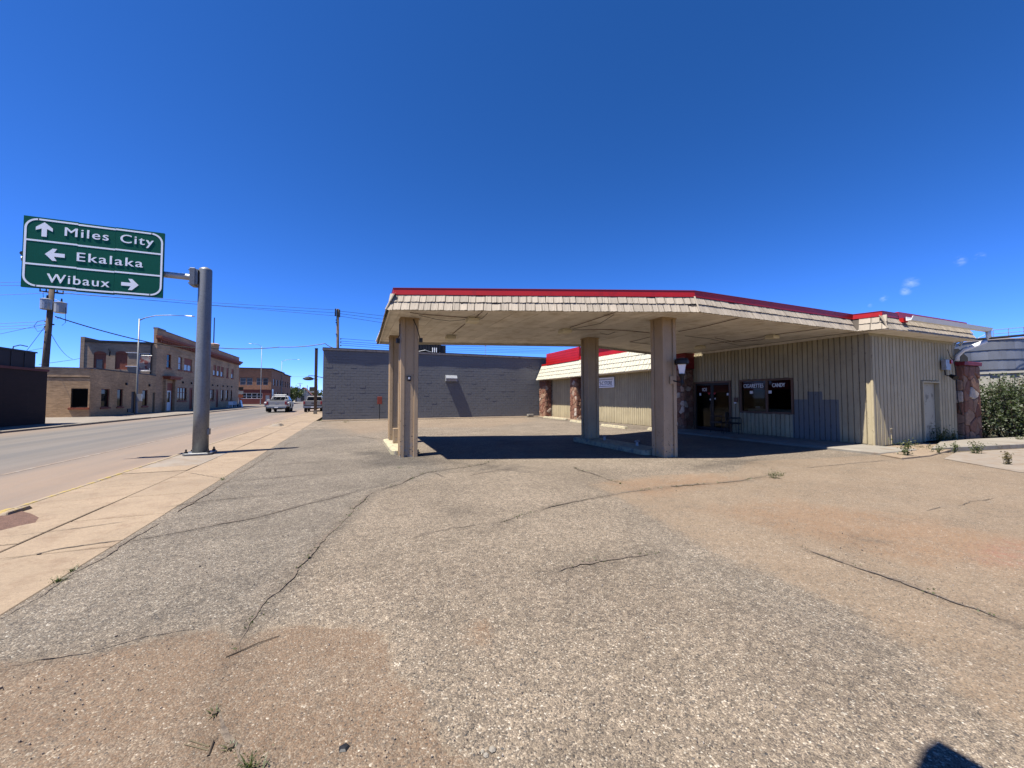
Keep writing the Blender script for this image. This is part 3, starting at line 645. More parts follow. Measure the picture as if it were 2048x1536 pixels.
# side door
sd = B(18.56, 18.62, SY - .03, SY + .10, .06, 2.20).box(19.72, 19.78, SY - .03, SY + .10, .06, 2.20).box(18.62, 19.72, SY - .03, SY + .10, 2.14, 2.20).build('door', MT['siding'], st)
B(18.625, 19.715, SY + .105, SY + .145, .06, 2.135).build('door_leaf', M('grey cream door paint', (.90, .82, .60), .6, .08, 1.2, c2=(.42, .38, .28), c2s=3), sd)
MB().cone((18.72, SY + .06, 1.02), (18.72, SY + .11, 1.02), .03, .03, 10).build('door_knob', MT['chrome'], sd)
# flagstone piers: every stone its own piece
def clip(poly, a, b):
    m = ((a[0] + b[0]) / 2, (a[1] + b[1]) / 2); n = (b[0] - a[0], b[1] - a[1]); out = []
    f = lambda p: (p[0] - m[0]) * n[0] + (p[1] - m[1]) * n[1]
    for i in range(len(poly)):
        p, q = poly[i], poly[(i + 1) % len(poly)]; fp, fq = f(p), f(q)
        if fp <= 0: out.append(p)
        if (fp < 0 < fq) or (fq < 0 < fp): k = fp / (fp - fq); out.append((p[0] + (q[0] - p[0]) * k, p[1] + (q[1] - p[1]) * k))
    return out
def flag_face(parent, org, ux, w, h, nrm, sz, seed, proud=.05):
    r_ = random.Random(seed); seeds = []
    tries = 0
    while tries < 900:
        tries += 1; p = (r_.uniform(0, w), r_.uniform(0, h))
        if all(math.hypot(p[0] - q[0], (p[1] - q[1]) * .85) > sz * r_.choice((.4, .7, 1.1, 1.25)) for q in seeds): seeds.append(p)
    for i, a in enumerate(seeds):
        poly = [(0, 0), (w, 0), (w, h), (0, h)]
        for j, b in enumerate(seeds):
            if i != j and len(poly) > 2: poly = clip(poly, a, b)
        if len(poly) < 3: continue
        c = (sum(p[0] for p in poly) / len(poly), sum(p[1] for p in poly) / len(poly))
        q = []
        for k in range(len(poly)):                       # round the corners off
            p0, p1 = poly[k], poly[(k + 1) % len(poly)]
            q += [(p0[0] * .88 + p1[0] * .12, p0[1] * .88 + p1[1] * .12), (p0[0] * .5 + p1[0] * .5 + r_.gauss(0, .012), p0[1] * .5 + p1[1] * .5 + r_.gauss(0, .012)), (p0[0] * .12 + p1[0] * .88, p0[1] * .12 + p1[1] * .88)]
        def sh(p, g): d = math.hypot(p[0] - c[0], p[1] - c[1]) or 1e-6; k = max(.3, 1 - g / d); return (c[0] + (p[0] - c[0]) * k, c[1] + (p[1] - c[1]) * k)
        pr = proud * r_.uniform(.5, 1.15); O = Vector(org); U_ = Vector(ux); N = Vector(nrm)
        W3 = lambda p, d: O + U_ * p[0] + Vector((0, 0, 1)) * p[1] + N * d
        g = r_.uniform(.006, .014)
        m = MB(); m.loft([[W3(sh(p, g), -.03) for p in q], [W3(sh(p, g), pr * .6) for p in q], [W3(sh(p, g + .03), pr) for p in q]])
        m.build('stone', MT['stone'], parent)
def pier(x0, x1, y0, y1, h, sz, seed, faces, z0=0):
    p = B(x0, x1, y0, y1, z0, h).build('stone_pier', MT['mortar'], st)
    if 'f' in faces: flag_face(p, (x0, y0, z0), (1, 0, 0), x1 - x0, h - z0, (0, -1, 0), sz, seed)
    if 'l' in faces: flag_face(p, (x0, y1, z0), (0, -1, 0), y1 - y0, h - z0, (-1, 0, 0), sz, seed + 1)
    return p
pr_ = pier(21.17, 22.45, 6.85, 7.35, 2.83, .50, 21, 'fl')
B(21.1, 22.52, 6.76, 7.45, 2.83, 2.97).build('pier_cap', MT['capred'], pr_, bevel=.01)
pier(14.95, 15.52, 14.12, 14.9, 3.0, .30, 31, 'fl'); B(14.9, 15.52, 14.0, 15.3, 3.03, 3.79).build('red_panel', MT['capred'], st)
pier(14.95, 15.5, 28.75, 29.85, 3.12, .34, 41, 'fl'); pier(14.95, 15.5, 23.9, 24.75, 3.12, .34, 51, 'fl'); pier(15.0, 15.5, 22.4, 22.9, 3.12, .34, 61, 'fl')
# ================================================================== ROOF EDGES
def offset_path(pts, d, closed=False):                  # positive d = to the left of travel
    n = len(pts); out = []
    for i in range(n):
        p = Vector(pts[i]); a = Vector(pts[i - 1]) if (i or closed) else None; b = Vector(pts[(i + 1) % n]) if (i < n - 1 or closed) else None
        ns = []
        if a is not None: e = (p - a).normalized(); ns.append(Vector((-e.y, e.x)))
        if b is not None: e = (b - p).normalized(); ns.append(Vector((-e.y, e.x)))
        if len(ns) == 1: out.append(p + ns[0] * d)
        else: m = (ns[0] + ns[1]).normalized(); out.append(p + m * (d / max(.3, m.dot(ns[0]))))
    return out
def ribbon(m, pts, d0, z0, d1, z1):                     # sloping band along a path
    a, b = offset_path(pts, d0), offset_path(pts, d1)
    for i in range(len(pts) - 1): m.quad((*a[i], z0), (*a[i + 1], z0), (*b[i + 1], z1), (*b[i], z1))
def rail(m, pts, d0, d1, z0, z1):                       # mitred rectangular strip along a path
    a, b = offset_path(pts, d0), offset_path(pts, d1)
    for i in range(len(pts) - 1):
        v = [(*a[i], z0), (*a[i + 1], z0), (*b[i + 1], z0), (*b[i], z0), (*a[i], z1), (*a[i + 1], z1), (*b[i + 1], z1), (*b[i], z1)]
        m.add(v, [(0, 3, 2, 1), (4, 5, 6, 7), (0, 1, 5, 4), (1, 2, 6, 5), (2, 3, 7, 6), (3, 0, 4, 7)])
sh_cache = []
def shingle_meshes(mat, run, rise, n=6, key=0):
    out = []
    for k in range(n):
        r_ = random.Random(100 + k + key * 50); c = 7; m = MB(); xs_ = [i / (c - 1) - .5 for i in range(c)]
        dp = [r_.choice((0, .004, .008, .002)) for _ in xs_]; zb = [r_.uniform(-.006, .006) for _ in xs_]
        fb = [(x_ * .92, -.016 - d, z_) for x_, d, z_ in zip(xs_, dp, zb)]; ft = [(x_ * .92, run - .004 - d * .6, rise) for x_, d in zip(xs_, dp)]
        bb = [(x_ * .92, .006, z_) for x_, z_ in zip(xs_, zb)]
        m.add(fb + ft + bb, [(i, i + 1, c + i + 1, c + i) for i in range(c - 1)] + [(2 * c + i + 1, 2 * c + i, i, i + 1)[::-1] for i in range(c - 1)] +
              [(0, c, 2 * c), (c - 1, 3 * c - 1, 2 * c - 1)])
        out.append(m.mesh('shingle', mat, norm=False))
    return out
def lay(parent, pts, courses, meshes, wid, seed, dent=None):
    r_ = random.Random(seed)
    for a, b in zip(pts[:-1], pts[1:]):
        a, b = Vector(a), Vector(b); e = (b - a).normalized(); nin = Vector((-e.y, e.x)); L = (b - a).length; ang = math.atan2(e.y, e.x)
        for (d, z) in courses:
            s = .02
            while s < L - .05:
                w_ = r_.uniform(*wid); w_ = min(w_, L - s - .01)
                if w_ < .05: break
                p = a + e * (s + w_ / 2) + nin * d
                tilt = r_.gauss(0, .012)
                rx = 0
                if dent and r_.random() < dent: rx = r_.uniform(-.05, .02); tilt += r_.gauss(0, .03)
                inst('shingle', r_.choice(meshes), parent, (p.x, p.y, z + r_.uniform(-.006, .006)), (rx, tilt, ang), (w_, 1, 1)); s += w_
# ------------------------------------------------------------------ station canopy
cn = thing('station_canopy', 'wide shingle-edged filling station canopy with red rim standing on four beige columns', 'canopy', (7, 11, 0))
CA, CB_, CC, CF, CE = (.72, 9.64), (7.88, 6.93), (14.78, 7.02), (.85, 15.97), (8.9, 13.52)
ZB, ZM, ZT, ZR = 3.72, 3.945, 4.15, 4.295
edge = [CF, CA, CB_, CC]
full = [CF, CA, CB_, CC, (15.45, 7.02), (15.45, 15.25), CE]
ins = offset_path(full, .24, True)
MB().prism([tuple(p) for p in ins], 4.0, 4.13).build('roof_deck', MT['asphaltroof'], cn)
ring = [(15.4, 15.25), CE, CF, CA, CB_, CC]
m = MB(); ribbon(m, ring + [(15.02, 6.38)], .012, ZB, .20, ZT); m.build('fascia_backing', M('fascia board', (.16, .13, .10), .9), cn, norm=False)
m = MB(); rail(m, ring, .065, .10, ZB + .002, 3.815); m.build('fascia_lip', MT['soffit'], cn)
m = MB(); rail(m, ring + [(15.02, 6.38), (16.05, 6.38)], .165, .26, ZT - .01, ZR); m.build('red_rim', MT['red'], cn)
m = MB(); rail(m, ring + [(15.02, 6.38), (16.05, 6.38)], .155, .27, ZR, ZR + .012); m.build('rim_cap', M('rim cap', (.50, .03, .04), .35, .1), cn)
shm = shingle_meshes(MT['shingle'], .117, .232)
lay(cn, edge, ((.0, ZB), (.098, ZM)), shm, (.12, .25), 77, .10)
hipp = [CF, CA, CB_, CC, (15.02, 6.38), (20.95, 6.38)]
for P in (CA, CB_, (15.02, 6.38)):                                    # hip caps over the corners
    o0, o1 = offset_path(hipp, -.012)[hipp.index(P)], offset_path(hipp, .17)[hipp.index(P)]
    MB().tube([(*o0, ZB + .005), (*o1, ZT)], .022, 6).build('hip_cap', MT['shingle'], cn)
# soffit panels running with the street, cut to the canopy outline, with one cross seam
def span(x):
    def yat(a, b): return a[1] + (b[1] - a[1]) * (x - a[0]) / (b[0] - a[0])
    lo = yat(CA, CB_) if x < CB_[0] else yat(CB_, CC) if x < CC[0] else 7.05
    hi = yat(CF, CE) if x < CE[0] else yat(CE, (15.45, 15.25))
    return lo + .11, hi - .10
x = .80
while x < 15.4:
    x1 = min(x + .305, 15.42); l0, h0 = span(x); l1, h1 = span(x1 - .006)
    s0 = l0 + (h0 - l0) * .42; s1 = l1 + (h1 - l1) * .42
    for (a, b, c, d) in ((l0, l1, s1 - .004, s0 - .004), (s0 + .004, s1 + .004, h1, h0)):
        MB().prism([(x, a), (x1 - .006, b), (x1 - .006, c), (x, d)], 3.80 + rb.uniform(-.004, .004), 3.83).build('soffit_panel', MT['soffit'], cn)
    x = x1
m = MB(); m.prism([tuple(p) for p in offset_path(full, .08, True)], 3.84, 3.86); m.build('soffit_deck', MT['asphaltroof'], cn)
# columns: flat core panels and four corner trims each
core = B(-.20, .20, -.20, .20, 0, 3.80).mesh('column', MT['colpaint'])
trim_m = MB().prism([(-.235, -.235), (-.125, -.235), (-.125, -.205), (-.205, -.205), (-.205, -.125), (-.235, -.125)], 0.0, 3.795).mesh('corner_trim', MT['colpaint'], bevel=.006)
COLS = [(1.42, 10.95), (7.95, 8.22), (1.42, 14.25), (8.05, 11.95)]
for (x, y) in COLS:
    c = inst('column', core, cn, (x, y, .0))
    for k in range(4):
        t_ = inst('corner_trim', trim_m, c, (x, y, .0)); t_.rotation_euler = (0, 0, k * R(90))
    t_ = MB(); t_.box(x - .25, x + .25, y - .25, y + .25, 3.765, 3.80); t_.build('column_collar', MT['colpaint'], c)
# a short conduit with junction boxes on the left front column
MB().tube([(1.15, 10.72, 3.6), (1.15, 10.72, 3.3), (1.10, 10.70, 3.2)], .012).build('conduit', MT['black'], cn)
B(1.06, 1.15, 10.66, 10.74, 3.08, 3.2).build('junction_box', MT['darksteel'], cn); B(1.67, 1.76, 10.68, 10.76, 3.14, 3.25).build('junction_box', MT['darksteel'], cn)
MB().tube([(1.5, 10.72, 3.78), (1.6, 10.71, 3.55), (1.7, 10.72, 3.22)], .012).build('conduit', MT['black'], cn)
so = B(1.36, 1.46, 10.70, 10.715, 2.06, 2.2).build('socket_plate', MT['darksteel'], cn); B(1.385, 1.435, 10.692, 10.699, 2.11, 2.17).build('socket', MT['white'], so)
# conduits and slack wires on the soffit
def sof(x, y): p = gnd(x, y, 3.775); return (p.x, p.y, 3.775)
for pts in ([(820, 625), (838, 628), (940, 636)], [(966, 622), (950, 636)], [(930, 648), (905, 668)], [(1232, 624), (1140, 655)], [(1145, 660), (1210, 659), (1250, 661), (1300, 666)], [(1490, 633), (1400, 655), (1357, 663)],
            [(1660, 655), (1560, 668), (1500, 678), (1420, 688)], [(1260, 684), (1300, 674)], [(1260, 684), (1303, 689)], [(1430, 676), (1470, 684), (1520, 680), (1550, 672)]):
    MB().tube([sof(*p) for p in pts], .010).build('conduit', MT['frame'], cn)
for pts in ([(838, 628), (870, 636), (900, 640), (930, 637)], [(975, 624), (965, 634), (958, 637)], [(1228, 627), (1200, 645), (1145, 656)], [(1200, 664), (1215, 668), (1230, 662)], [(1370, 670), (1420, 676), (1480, 690), (1530, 686)]):
    MB().tube([(a, b, c - .03) for a, b, c in [sof(*p) for p in pts]], .007).build('slack_wire', MT['black'], cn)
# box lights on the soffit: things of their own
FX = [(945, 642, 'box light on the canopy soffit just right of the left front column'), (901, 676, 'box light at the rear left of the canopy soffit'), (1130, 664, 'box light on the canopy soffit left of the rear right column'),
      (1400, 696, 'box light on the canopy soffit above the shop door'), (1544, 675, 'box light on the canopy soffit nearest the store corner')]
for x, y, lab in FX:
    p = gnd(x, y, 3.70); f = thing('canopy_light', 'cream ' + lab, 'light', (p.x, p.y, 3.8), 'box lights under the canopy')
    B(p.x - .13, p.x + .13, p.y - .13, p.y + .13, 3.765, 3.80).build('mounting_plate', MT['cream_plastic'], f)
    b_ = MB(); b_.loft([[(p.x + sx * w_, p.y + sy * w_, z_) for sx, sy in ((-1, -1), (1, -1), (1, 1), (-1, 1))] for w_, z_ in ((.145, 3.65), (.16, 3.665), (.16, 3.765))]); b_.build('diffuser', MT['cream_plastic'], f, bevel=.008)
# ------------------------------------------------------------------ store roof edges
eave = [CC, (15.02, 6.38), (20.95, 6.38), (20.95, 12)]
m = MB(); ribbon(m, eave[1:], .012, ZB, .20, ZT); m.build('fascia_backing', M('fascia board behind shingles', (.16, .13, .10), .9), st, norm=False)
lay(st, eave[:3], ((.0, ZB), (.098, ZM)), shm, (.17, .30), 78)
m = MB(); rail(m, [(16.08, 6.38), (20.9, 6.38), (20.9, 12)], .165, .26, ZT - .005, ZR + .06); m.build('red_rim', MT['red'], st)
B(16.07, 16.32, 6.42, 6.53, ZM + .06, ZT - .012).build('red_patch', MT['red'], st)
MB().prism([(15.25, 6.6), (20.75, 6.6), (20.75, 29.6), (15.6, 29.6), (15.6, 13.4), (15.25, 13.4)], 3.98, 4.12).build('roof_deck', MT['asphaltroof'], st)
B(15.03, 20.93, 6.40, 7.0, 3.70, 3.725).build('eave_board', MT['soffit'], st); MB().prism([(14.8, 7.0), (15.04, 6.44), (15.5, 6.44), (15.5, 7.12), (14.8, 7.12)], 3.73, 3.75).build('eave_corner', MT['soffit'], st)
B(15.3, 20.9, 6.97, 7.0, 3.62, 3.70).build('frieze_board', MT['siding'], st)
B(15.43, 15.47, 7.05, 13.5, 3.70, 3.79).build('frieze_board', MT['soffit'], st)
# gutter and downspout
gt = MB()
prof = [(6.36, 4.03), (6.36, 4.15), (6.345, 4.15), (6.345, 4.045), (6.25, 4.045), (6.20, 4.16), (6.18, 4.16), (6.235, 4.03)]
gt.loft([[(16.05, a, b) for a, b in prof], [(21.62, a, b) for a, b in prof]])
gut = gt.build('gutter', MT['white'], st)
MB().tube([(21.5, 6.27, 4.05), (21.55, 6.28, 3.85), (21.45, 6.33, 3.68), (21.0, 6.75, 3.38), (20.98, 6.9, 3.2), (20.98, 6.92, 3.0)], .075, 8).build('downspout', MT['white'], gut, smooth=True)
# convenience store mansard: four shingle courses and a red parapet
mans = [(14.60, 29.85), (14.60, 15.62)]
m = MB(); ribbon(m, mans, .03, 3.15, .58, 4.36); m.build('mansard_backing', M('mansard board', (.16, .13, .10), .9), st, norm=False)
m = MB(); m.extr([(14.62, 15.6, 3.15), (15.5, 15.6, 3.15), (15.5, 15.6, 4.36), (15.16, 15.6, 4.36)], (0, .02, 0)); m.extr([(14.62, 29.84, 3.15), (15.5, 29.84, 3.15), (15.5, 29.84, 4.36), (15.16, 29.84, 4.36)], (0, .03, 0)); m.build('mansard_end', MT['shingle2'], st)
shm2 = shingle_meshes(MT['shingle2'], .158, .30, 4, 1)
lay(st, mans, ((.0, 3.15), (.137, 3.45), (.272, 3.75), (.407, 4.05)), shm2, (.2, .36), 79)
B(14.62, 15.5, 15.6, 29.85, 3.12, 3.145).build('eave_board', MT['soffit'], st)
pp = B(15.16, 15.3, 15.6, 23.8, 4.36, 4.62).build('red_parapet', MT['red'], st)
for k in range(5): B(15.10 + .004 * k, 15.22, 23.8, 28.9, 4.36 + k * .195, 4.36 + k * .195 + .18).build('red_siding_board', MT['red'], pp)
B(15.2, 20.5, 23.82, 28.88, 4.36, 5.30).build('parapet_box', MT['red'], st)
B(15.14, 15.19, 28.9, 29.8, 4.36, 4.5).build('red_rim', MT['red'], st)
B(15.5, 15.9, 23.3, 23.79, 4.63, 4.95).build('roof_vent', MT['darksteel'], st)
MB().tube([(15.45, 23.3, 3.1), (15.4, 23.3, 2.9), (15.4, 23.3, .35), (15.25, 23.25, .12)], .05, 8).build('downspout', MT['white'], st, smooth=True)

# ------------------------------------------------------------------ wall-mounted things on the store
cs = thing('store_sign', 'white board lettered C-STORE in dark blue on the ribbed store wall', 'sign', (15.42, 21.3, 2.6))
B(15.40, 15.46, 20.18, 22.6, 2.28, 2.95).build('board', MT['signwhite'], cs, bevel=.005)
nav = M('navy lettering', (.02, .03, .09), .5, .05)
B(15.395, 15.3995, 20.3, 22.5, 2.80, 2.83).build('rule', nav, cs); B(15.395, 15.3995, 20.3, 22.5, 2.36, 2.39).build('rule', nav, cs)
inst('lettering', text_mesh('\u2019S-C STORE', nav, 1.35, .24, .004, 1.05), cs, (15.394, 21.72, 2.46), RW)
eb = thing('meter_box', 'grey electric meter box with red lamp and floodlight on the side wall', 'electric box', (20.1, 6.93, 2.6))
B(19.86, 20.12, 6.82, 6.955, 2.62, 3.0).build('box', MT['galv'], eb, bevel=.01); MB().cone((20.24, 6.8, 2.93), (20.24, 6.95, 2.93), .075, .075, 10).build('red_lamp', MT['red'], eb)
B(20.16, 20.3, 6.86, 6.955, 2.62, 2.84).build('switch', MT['galv'], eb)
MB().tube([(19.98, 6.9, 2.62), (20.0, 6.9, 2.45), (20.2, 6.9, 2.42), (20.5, 6.88, 2.45)], .02).build('conduit', MT['darksteel'], eb)
MB().cone((20.22, 6.84, 2.42), (20.12, 6.68, 2.32), .06, .09, 10).build('floodlight', MT['black'], eb)
MB().tube([(20.45, 6.9, 3.1), (20.6, 6.88, 3.0), (20.72, 6.87, 2.6), (20.75, 6.87, 1.6), (20.85, 6.86, 1.2), (20.95, 6.84, 1.0)], .015).build('cable', MT['black'], eb)
MB().tube([(20.3, 6.93, 3.4), (20.45, 6.9, 3.1)], .008).build('cable', MT['black'], eb)
ht = thing('hose_tap', 'white pipe with tap on the sunlit corner of the store', 'tap', (16.25, 6.9, .1)); MB().tube([(16.25, 6.9, .1), (16.25, 6.9, .45), (16.2, 6.88, .6)], .014).build('pipe', MT['siding'], ht); B(16.16, 16.28, 6.86, 6.89, .59, .61).build('handle', MT['siding'], ht)
wb = thing('call_box', 'small cream intercom box on siding between shop door and window', 'intercom', (15.43, 11.78, 1.3)); B(15.40, 15.46, 11.68, 11.84, 1.42, 1.62).build('box', MT['frame'], wb, bevel=.006); B(15.385, 15.3995, 11.72, 11.82, 1.36, 1.42).build('keypad', MT['white'], wb)
MB().tube([(15.43, 11.78, 1.36), (15.43, 11.79, .3)], .008).build('cable', MT['darksteel'], wb)
# lantern on the right front column
lx, ly = 8.16, 7.78
ln = thing('wall_lantern', 'black carriage lantern with white glass on the right front canopy column', 'lantern', (lx, ly, 2.0))
MB().tube([(lx - .1, 7.975, 2.07), (lx - .08, ly, 2.02), (lx, ly, 2.06), (lx, ly, 2.24)], .018, 6).build('bracket', MT['black'], ln)
MB().lathe([(.03, 1.94), (.045, 2.0), (.035, 2.08), (.05, 2.16), (.085, 2.22), (.09, 2.25)], (lx, ly, 0), 10).build('base', MT['black'], ln)
for k in range(4):
    a = k * R(90) + R(45); r0, r1 = .085, .145; c0, c1 = (math.cos(a - R(43)), math.sin(a - R(43))), (math.cos(a + R(43)), math.sin(a + R(43)))
    MB().loft([[(lx + c0[0] * r0, ly + c0[1] * r0, 2.25), (lx + c1[0] * r0, ly + c1[1] * r0, 2.25), (lx + c1[0] * (r0 - .006), ly + c1[1] * (r0 - .006), 2.25), (lx + c0[0] * (r0 - .006), ly + c0[1] * (r0 - .006), 2.25)],
               [(lx + c0[0] * r1, ly + c0[1] * r1, 2.50), (lx + c1[0] * r1, ly + c1[1] * r1, 2.50), (lx + c1[0] * (r1 - .006), ly + c1[1] * (r1 - .006), 2.50), (lx + c0[0] * (r1 - .006), ly + c0[1] * (r1 - .006), 2.50)]]).build('pane', MT['white'], ln)
MB().lathe([(.155, 2.50), (.185, 2.52), (.185, 2.60), (.15, 2.66), (.06, 2.68)], (lx, ly, 0), 12).build('cap', MT['black'], ln)
B(7.95, 8.08, 7.975, 7.995, 1.98, 2.2).build('back_plate', MT['colpaint'], ln)

# pump islands with capped pipe stubs
for nm, x0, x1, y0, y1, lab in (('pump_island', 1.02, 1.80, 11.25, 14.6, 'low cream painted pump island between the two left canopy columns'), ('pump_island', 7.52, 8.42, 8.52, 12.4, 'low chipped concrete pump island between the two right canopy columns')):
    t_ = thing(nm, lab, 'kerb island', ((x0 + x1) / 2, (y0 + y1) / 2, 0), 'pump islands')
    n_ = 3
    for k in range(n_):
        a, b = y0 + (y1 - y0) * k / n_, y0 + (y1 - y0) * (k + 1) / n_
        if k == 0: pts = [(x0 + .12, a), (x1 - .12, a), (x1, a + .15), (x1, b - .006), (x0, b - .006), (x0, a + .15)]
        elif k == n_ - 1: pts = [(x0, a + .006), (x1, a + .006), (x1, b - .15), (x1 - .12, b), (x0 + .12, b), (x0, b - .15)]
        else: pts = [(x0, a + .006), (x1, a + .006), (x1, b - .006), (x0, b - .006)]
        MB().prism(pts, -.02, .14 + rb.uniform(-.008, .008)).build('island_block', MT['kerbyellow'], t_, bevel=.025)
    for k, yy in enumerate((y0 + .95, y0 + 2.6)):
        xx = (x0 + x1) / 2 + .1
        s_ = MB().cone((xx, yy, .13), (xx, yy, .26), .045, .04, 10).build('pipe_stub', MT['galv'], t_); MB().tube([(xx - .09, yy, .27), (xx, yy, .30), (xx + .09, yy, .27)], .022).build('valve', MT['galv'], s_)
    if x0 < 2: B(1.22, 1.62, 12.9, 13.1, .14, .62).build('service_box', MT['colpaint'], t_)
# parking stops
def stop(x, y0, y1, lab, rz=0):
    t_ = thing('parking_stop', lab, 'parking stop', (x, (y0 + y1) / 2, 0), 'concrete parking stops')
    L = (y1 - y0) / 2; yc = (y0 + y1) / 2
    MB().loft([[(x - .13, yc + s * L, 0), (x + .13, yc + s * L, 0), (x + .085, yc + s * (L - .03), .14), (x - .085, yc + s * (L - .03), .14)] for s in (-1, 1)]).build('body', MT['kerbyellow'], t_, bevel=.015)
    for s in (-.6, .6): MB().cone((x, yc + s * L, .137), (x, yc + s * L, .15), .018, .018, 8).build('pin', MT['darksteel'], t_)
stop(13.05, 16.1, 18.2, 'pale yellow parking stop between the two right columns, end broken'); stop(13.6, 13.95, 15.1, 'parking stop in front of the store beside the shaded stone pier')
stop(14.25, 24.1, 27.6, 'long pale parking stop by the farthest ribbed wall bay'); stop(13.5, 20.4, 22.3, 'parking stop behind the rear right column')
t_ = thing('concrete_block', 'loose pale concrete block by the grey wall and far store corner', 'block', (13.7, 29.1, .06)); B(13.45, 13.95, 28.95, 29.25, .06, .26).build('block', MT['conc'], t_, bevel=.02)
# waiting chair
cx, cy = 15.0, 11.55
ch = thing('arm_chair', 'black steel armchair beside the shop door under the window', 'chair', (cx, cy, .085))
ca = R(205); Rm = Matrix.Rotation(ca, 3, 'Z')
def cl(p): q = Rm @ Vector(p); return (q.x + cx, q.y + cy, q.z + .085)
def cbox(x0, x1, y0, y1, z0, z1):
    m_ = B(x0, x1, y0, y1, z0, z1); m_.v = [cl(p) for p in m_.v]; return m_
cbox(-.25, .25, -.24, .24, .42, .47).build('seat', MT['black'], ch, bevel=.012)
cbox(-.23, .23, -.27, -.23, .55, .92).build('backrest', MT['black'], ch, bevel=.012)
for sx in (-1, 1):
    MB().tube([cl(p) for p in ((sx * .27, .24, 0), (sx * .27, .22, .64), (sx * .27, -.25, .66), (sx * .24, -.25, .9))], .014, 6).build('arm_frame', MT['darksteel'], ch)
    MB().tube([cl(p) for p in ((sx * .27, -.34, 0), (sx * .25, -.24, .45), (sx * .24, -.25, .7))], .014, 6).build('leg', MT['darksteel'], ch)
    cbox(sx * .27 - .025, sx * .27 + .025, -.2, .2, .66, .685).build('armrest', MT['black'], ch)
MB().tube([cl((-.27, .235, .2)), cl((.27, .235, .2))], .01).build('stretcher', MT['darksteel'], ch)
bc = thing('side_bench', 'dark metal bench with open arm frame beside the black armchair', 'bench', (14.95, 12.35, .085))
B(14.78, 15.15, 11.98, 12.55, .50, .56).build('seat', MT['black'], bc)
for yy in (11.98, 12.55):
    for xx in (14.8, 15.12): MB().tube([(xx, yy, .085), (xx, yy, .80)], .013).build('leg', MT['darksteel'], bc)
for xx in (14.8, 15.12): MB().tube([(xx, 11.98, .80), (xx, 12.55, .80)], .013).build('rail', MT['darksteel'], bc)
# ================================================================== HIGHWAY SIGN
hs = thing('highway_sign', 'green three-line direction sign cantilevered left from a grey steel pole', 'road sign', (-4.0, 13.62, 0))
px_, py_ = -4.0, 13.62
pl = MB().lathe([(.188, .03), (.182, 1.2), (.158, 5.30), (.148, 5.34), (.06, 5.39), (.012, 5.40)], (px_, py_, 0), 24).build('pole', MT['polegrey'], hs, smooth=False)
for p in pl.data.polygons: p.use_smooth = len(p.vertices) == 4
bpl = MB().prism([(px_ + a * .33, py_ + b * .33) for a, b in ((-1, -.8), (-.8, -1), (.8, -1), (1, -.8), (1, .8), (.8, 1), (-.8, 1), (-1, .8))], .005, .06).build('base_plate', MT['polegrey'], hs, bevel=.006)
for a in (-1, 1):
    for b in (-1, 1):
        bo = MB().cone((px_ + a * .25, py_ + b * .25, .06), (px_ + a * .25, py_ + b * .25, .17), .022, .022, 8).build('anchor_bolt', MT['darksteel'], bpl)
        MB().cone((px_ + a * .25, py_ + b * .25, .06), (px_ + a * .25, py_ + b * .25, .105), .045, .045, 6).build('nut', MT['darksteel'], bo)
MB().prism([(px_ + .15, py_ - .08), (px_ + .215, py_ - .08), (px_ + .215, py_ + .05), (px_ + .15, py_ + .05)], .55, .72).build('hand_hole_cover', MT['polegrey'], hs)
AZ = 5.06
MB().cone((px_ - .18, py_, AZ), (-7.75, py_ - .02, AZ + .05), .088, .075, 16).build('arm', MT['galv'], hs)
cl_ = B(px_ - .33, px_ - .20, py_ - .16, py_ + .16, AZ - .25, AZ + .25).build('clamp_flange', MT['polegrey'], hs, bevel=.01)
for a in (-1, 1):
    for b in (-1, 1): MB().cone((px_ - .36, py_ + a * .12, AZ + b * .19), (px_ - .12, py_ + a * .12, AZ + b * .19), .018, .018, 8).build('bolt', MT['darksteel'], cl_)
B(px_ - .20, px_ - .14, py_ - .14, py_ + .14, AZ - .22, AZ + .22).build('flange', MT['polegrey'], cl_)
SYP = 13.44
sx0, sx1, sz0, sz1 = -7.68, -4.90, 4.365, 6.175
seam = [sx0, onY(157, 450, SYP).x, onY(232, 460, SYP).x, sx1]
Bw, Rr = .043, .26
pan = []
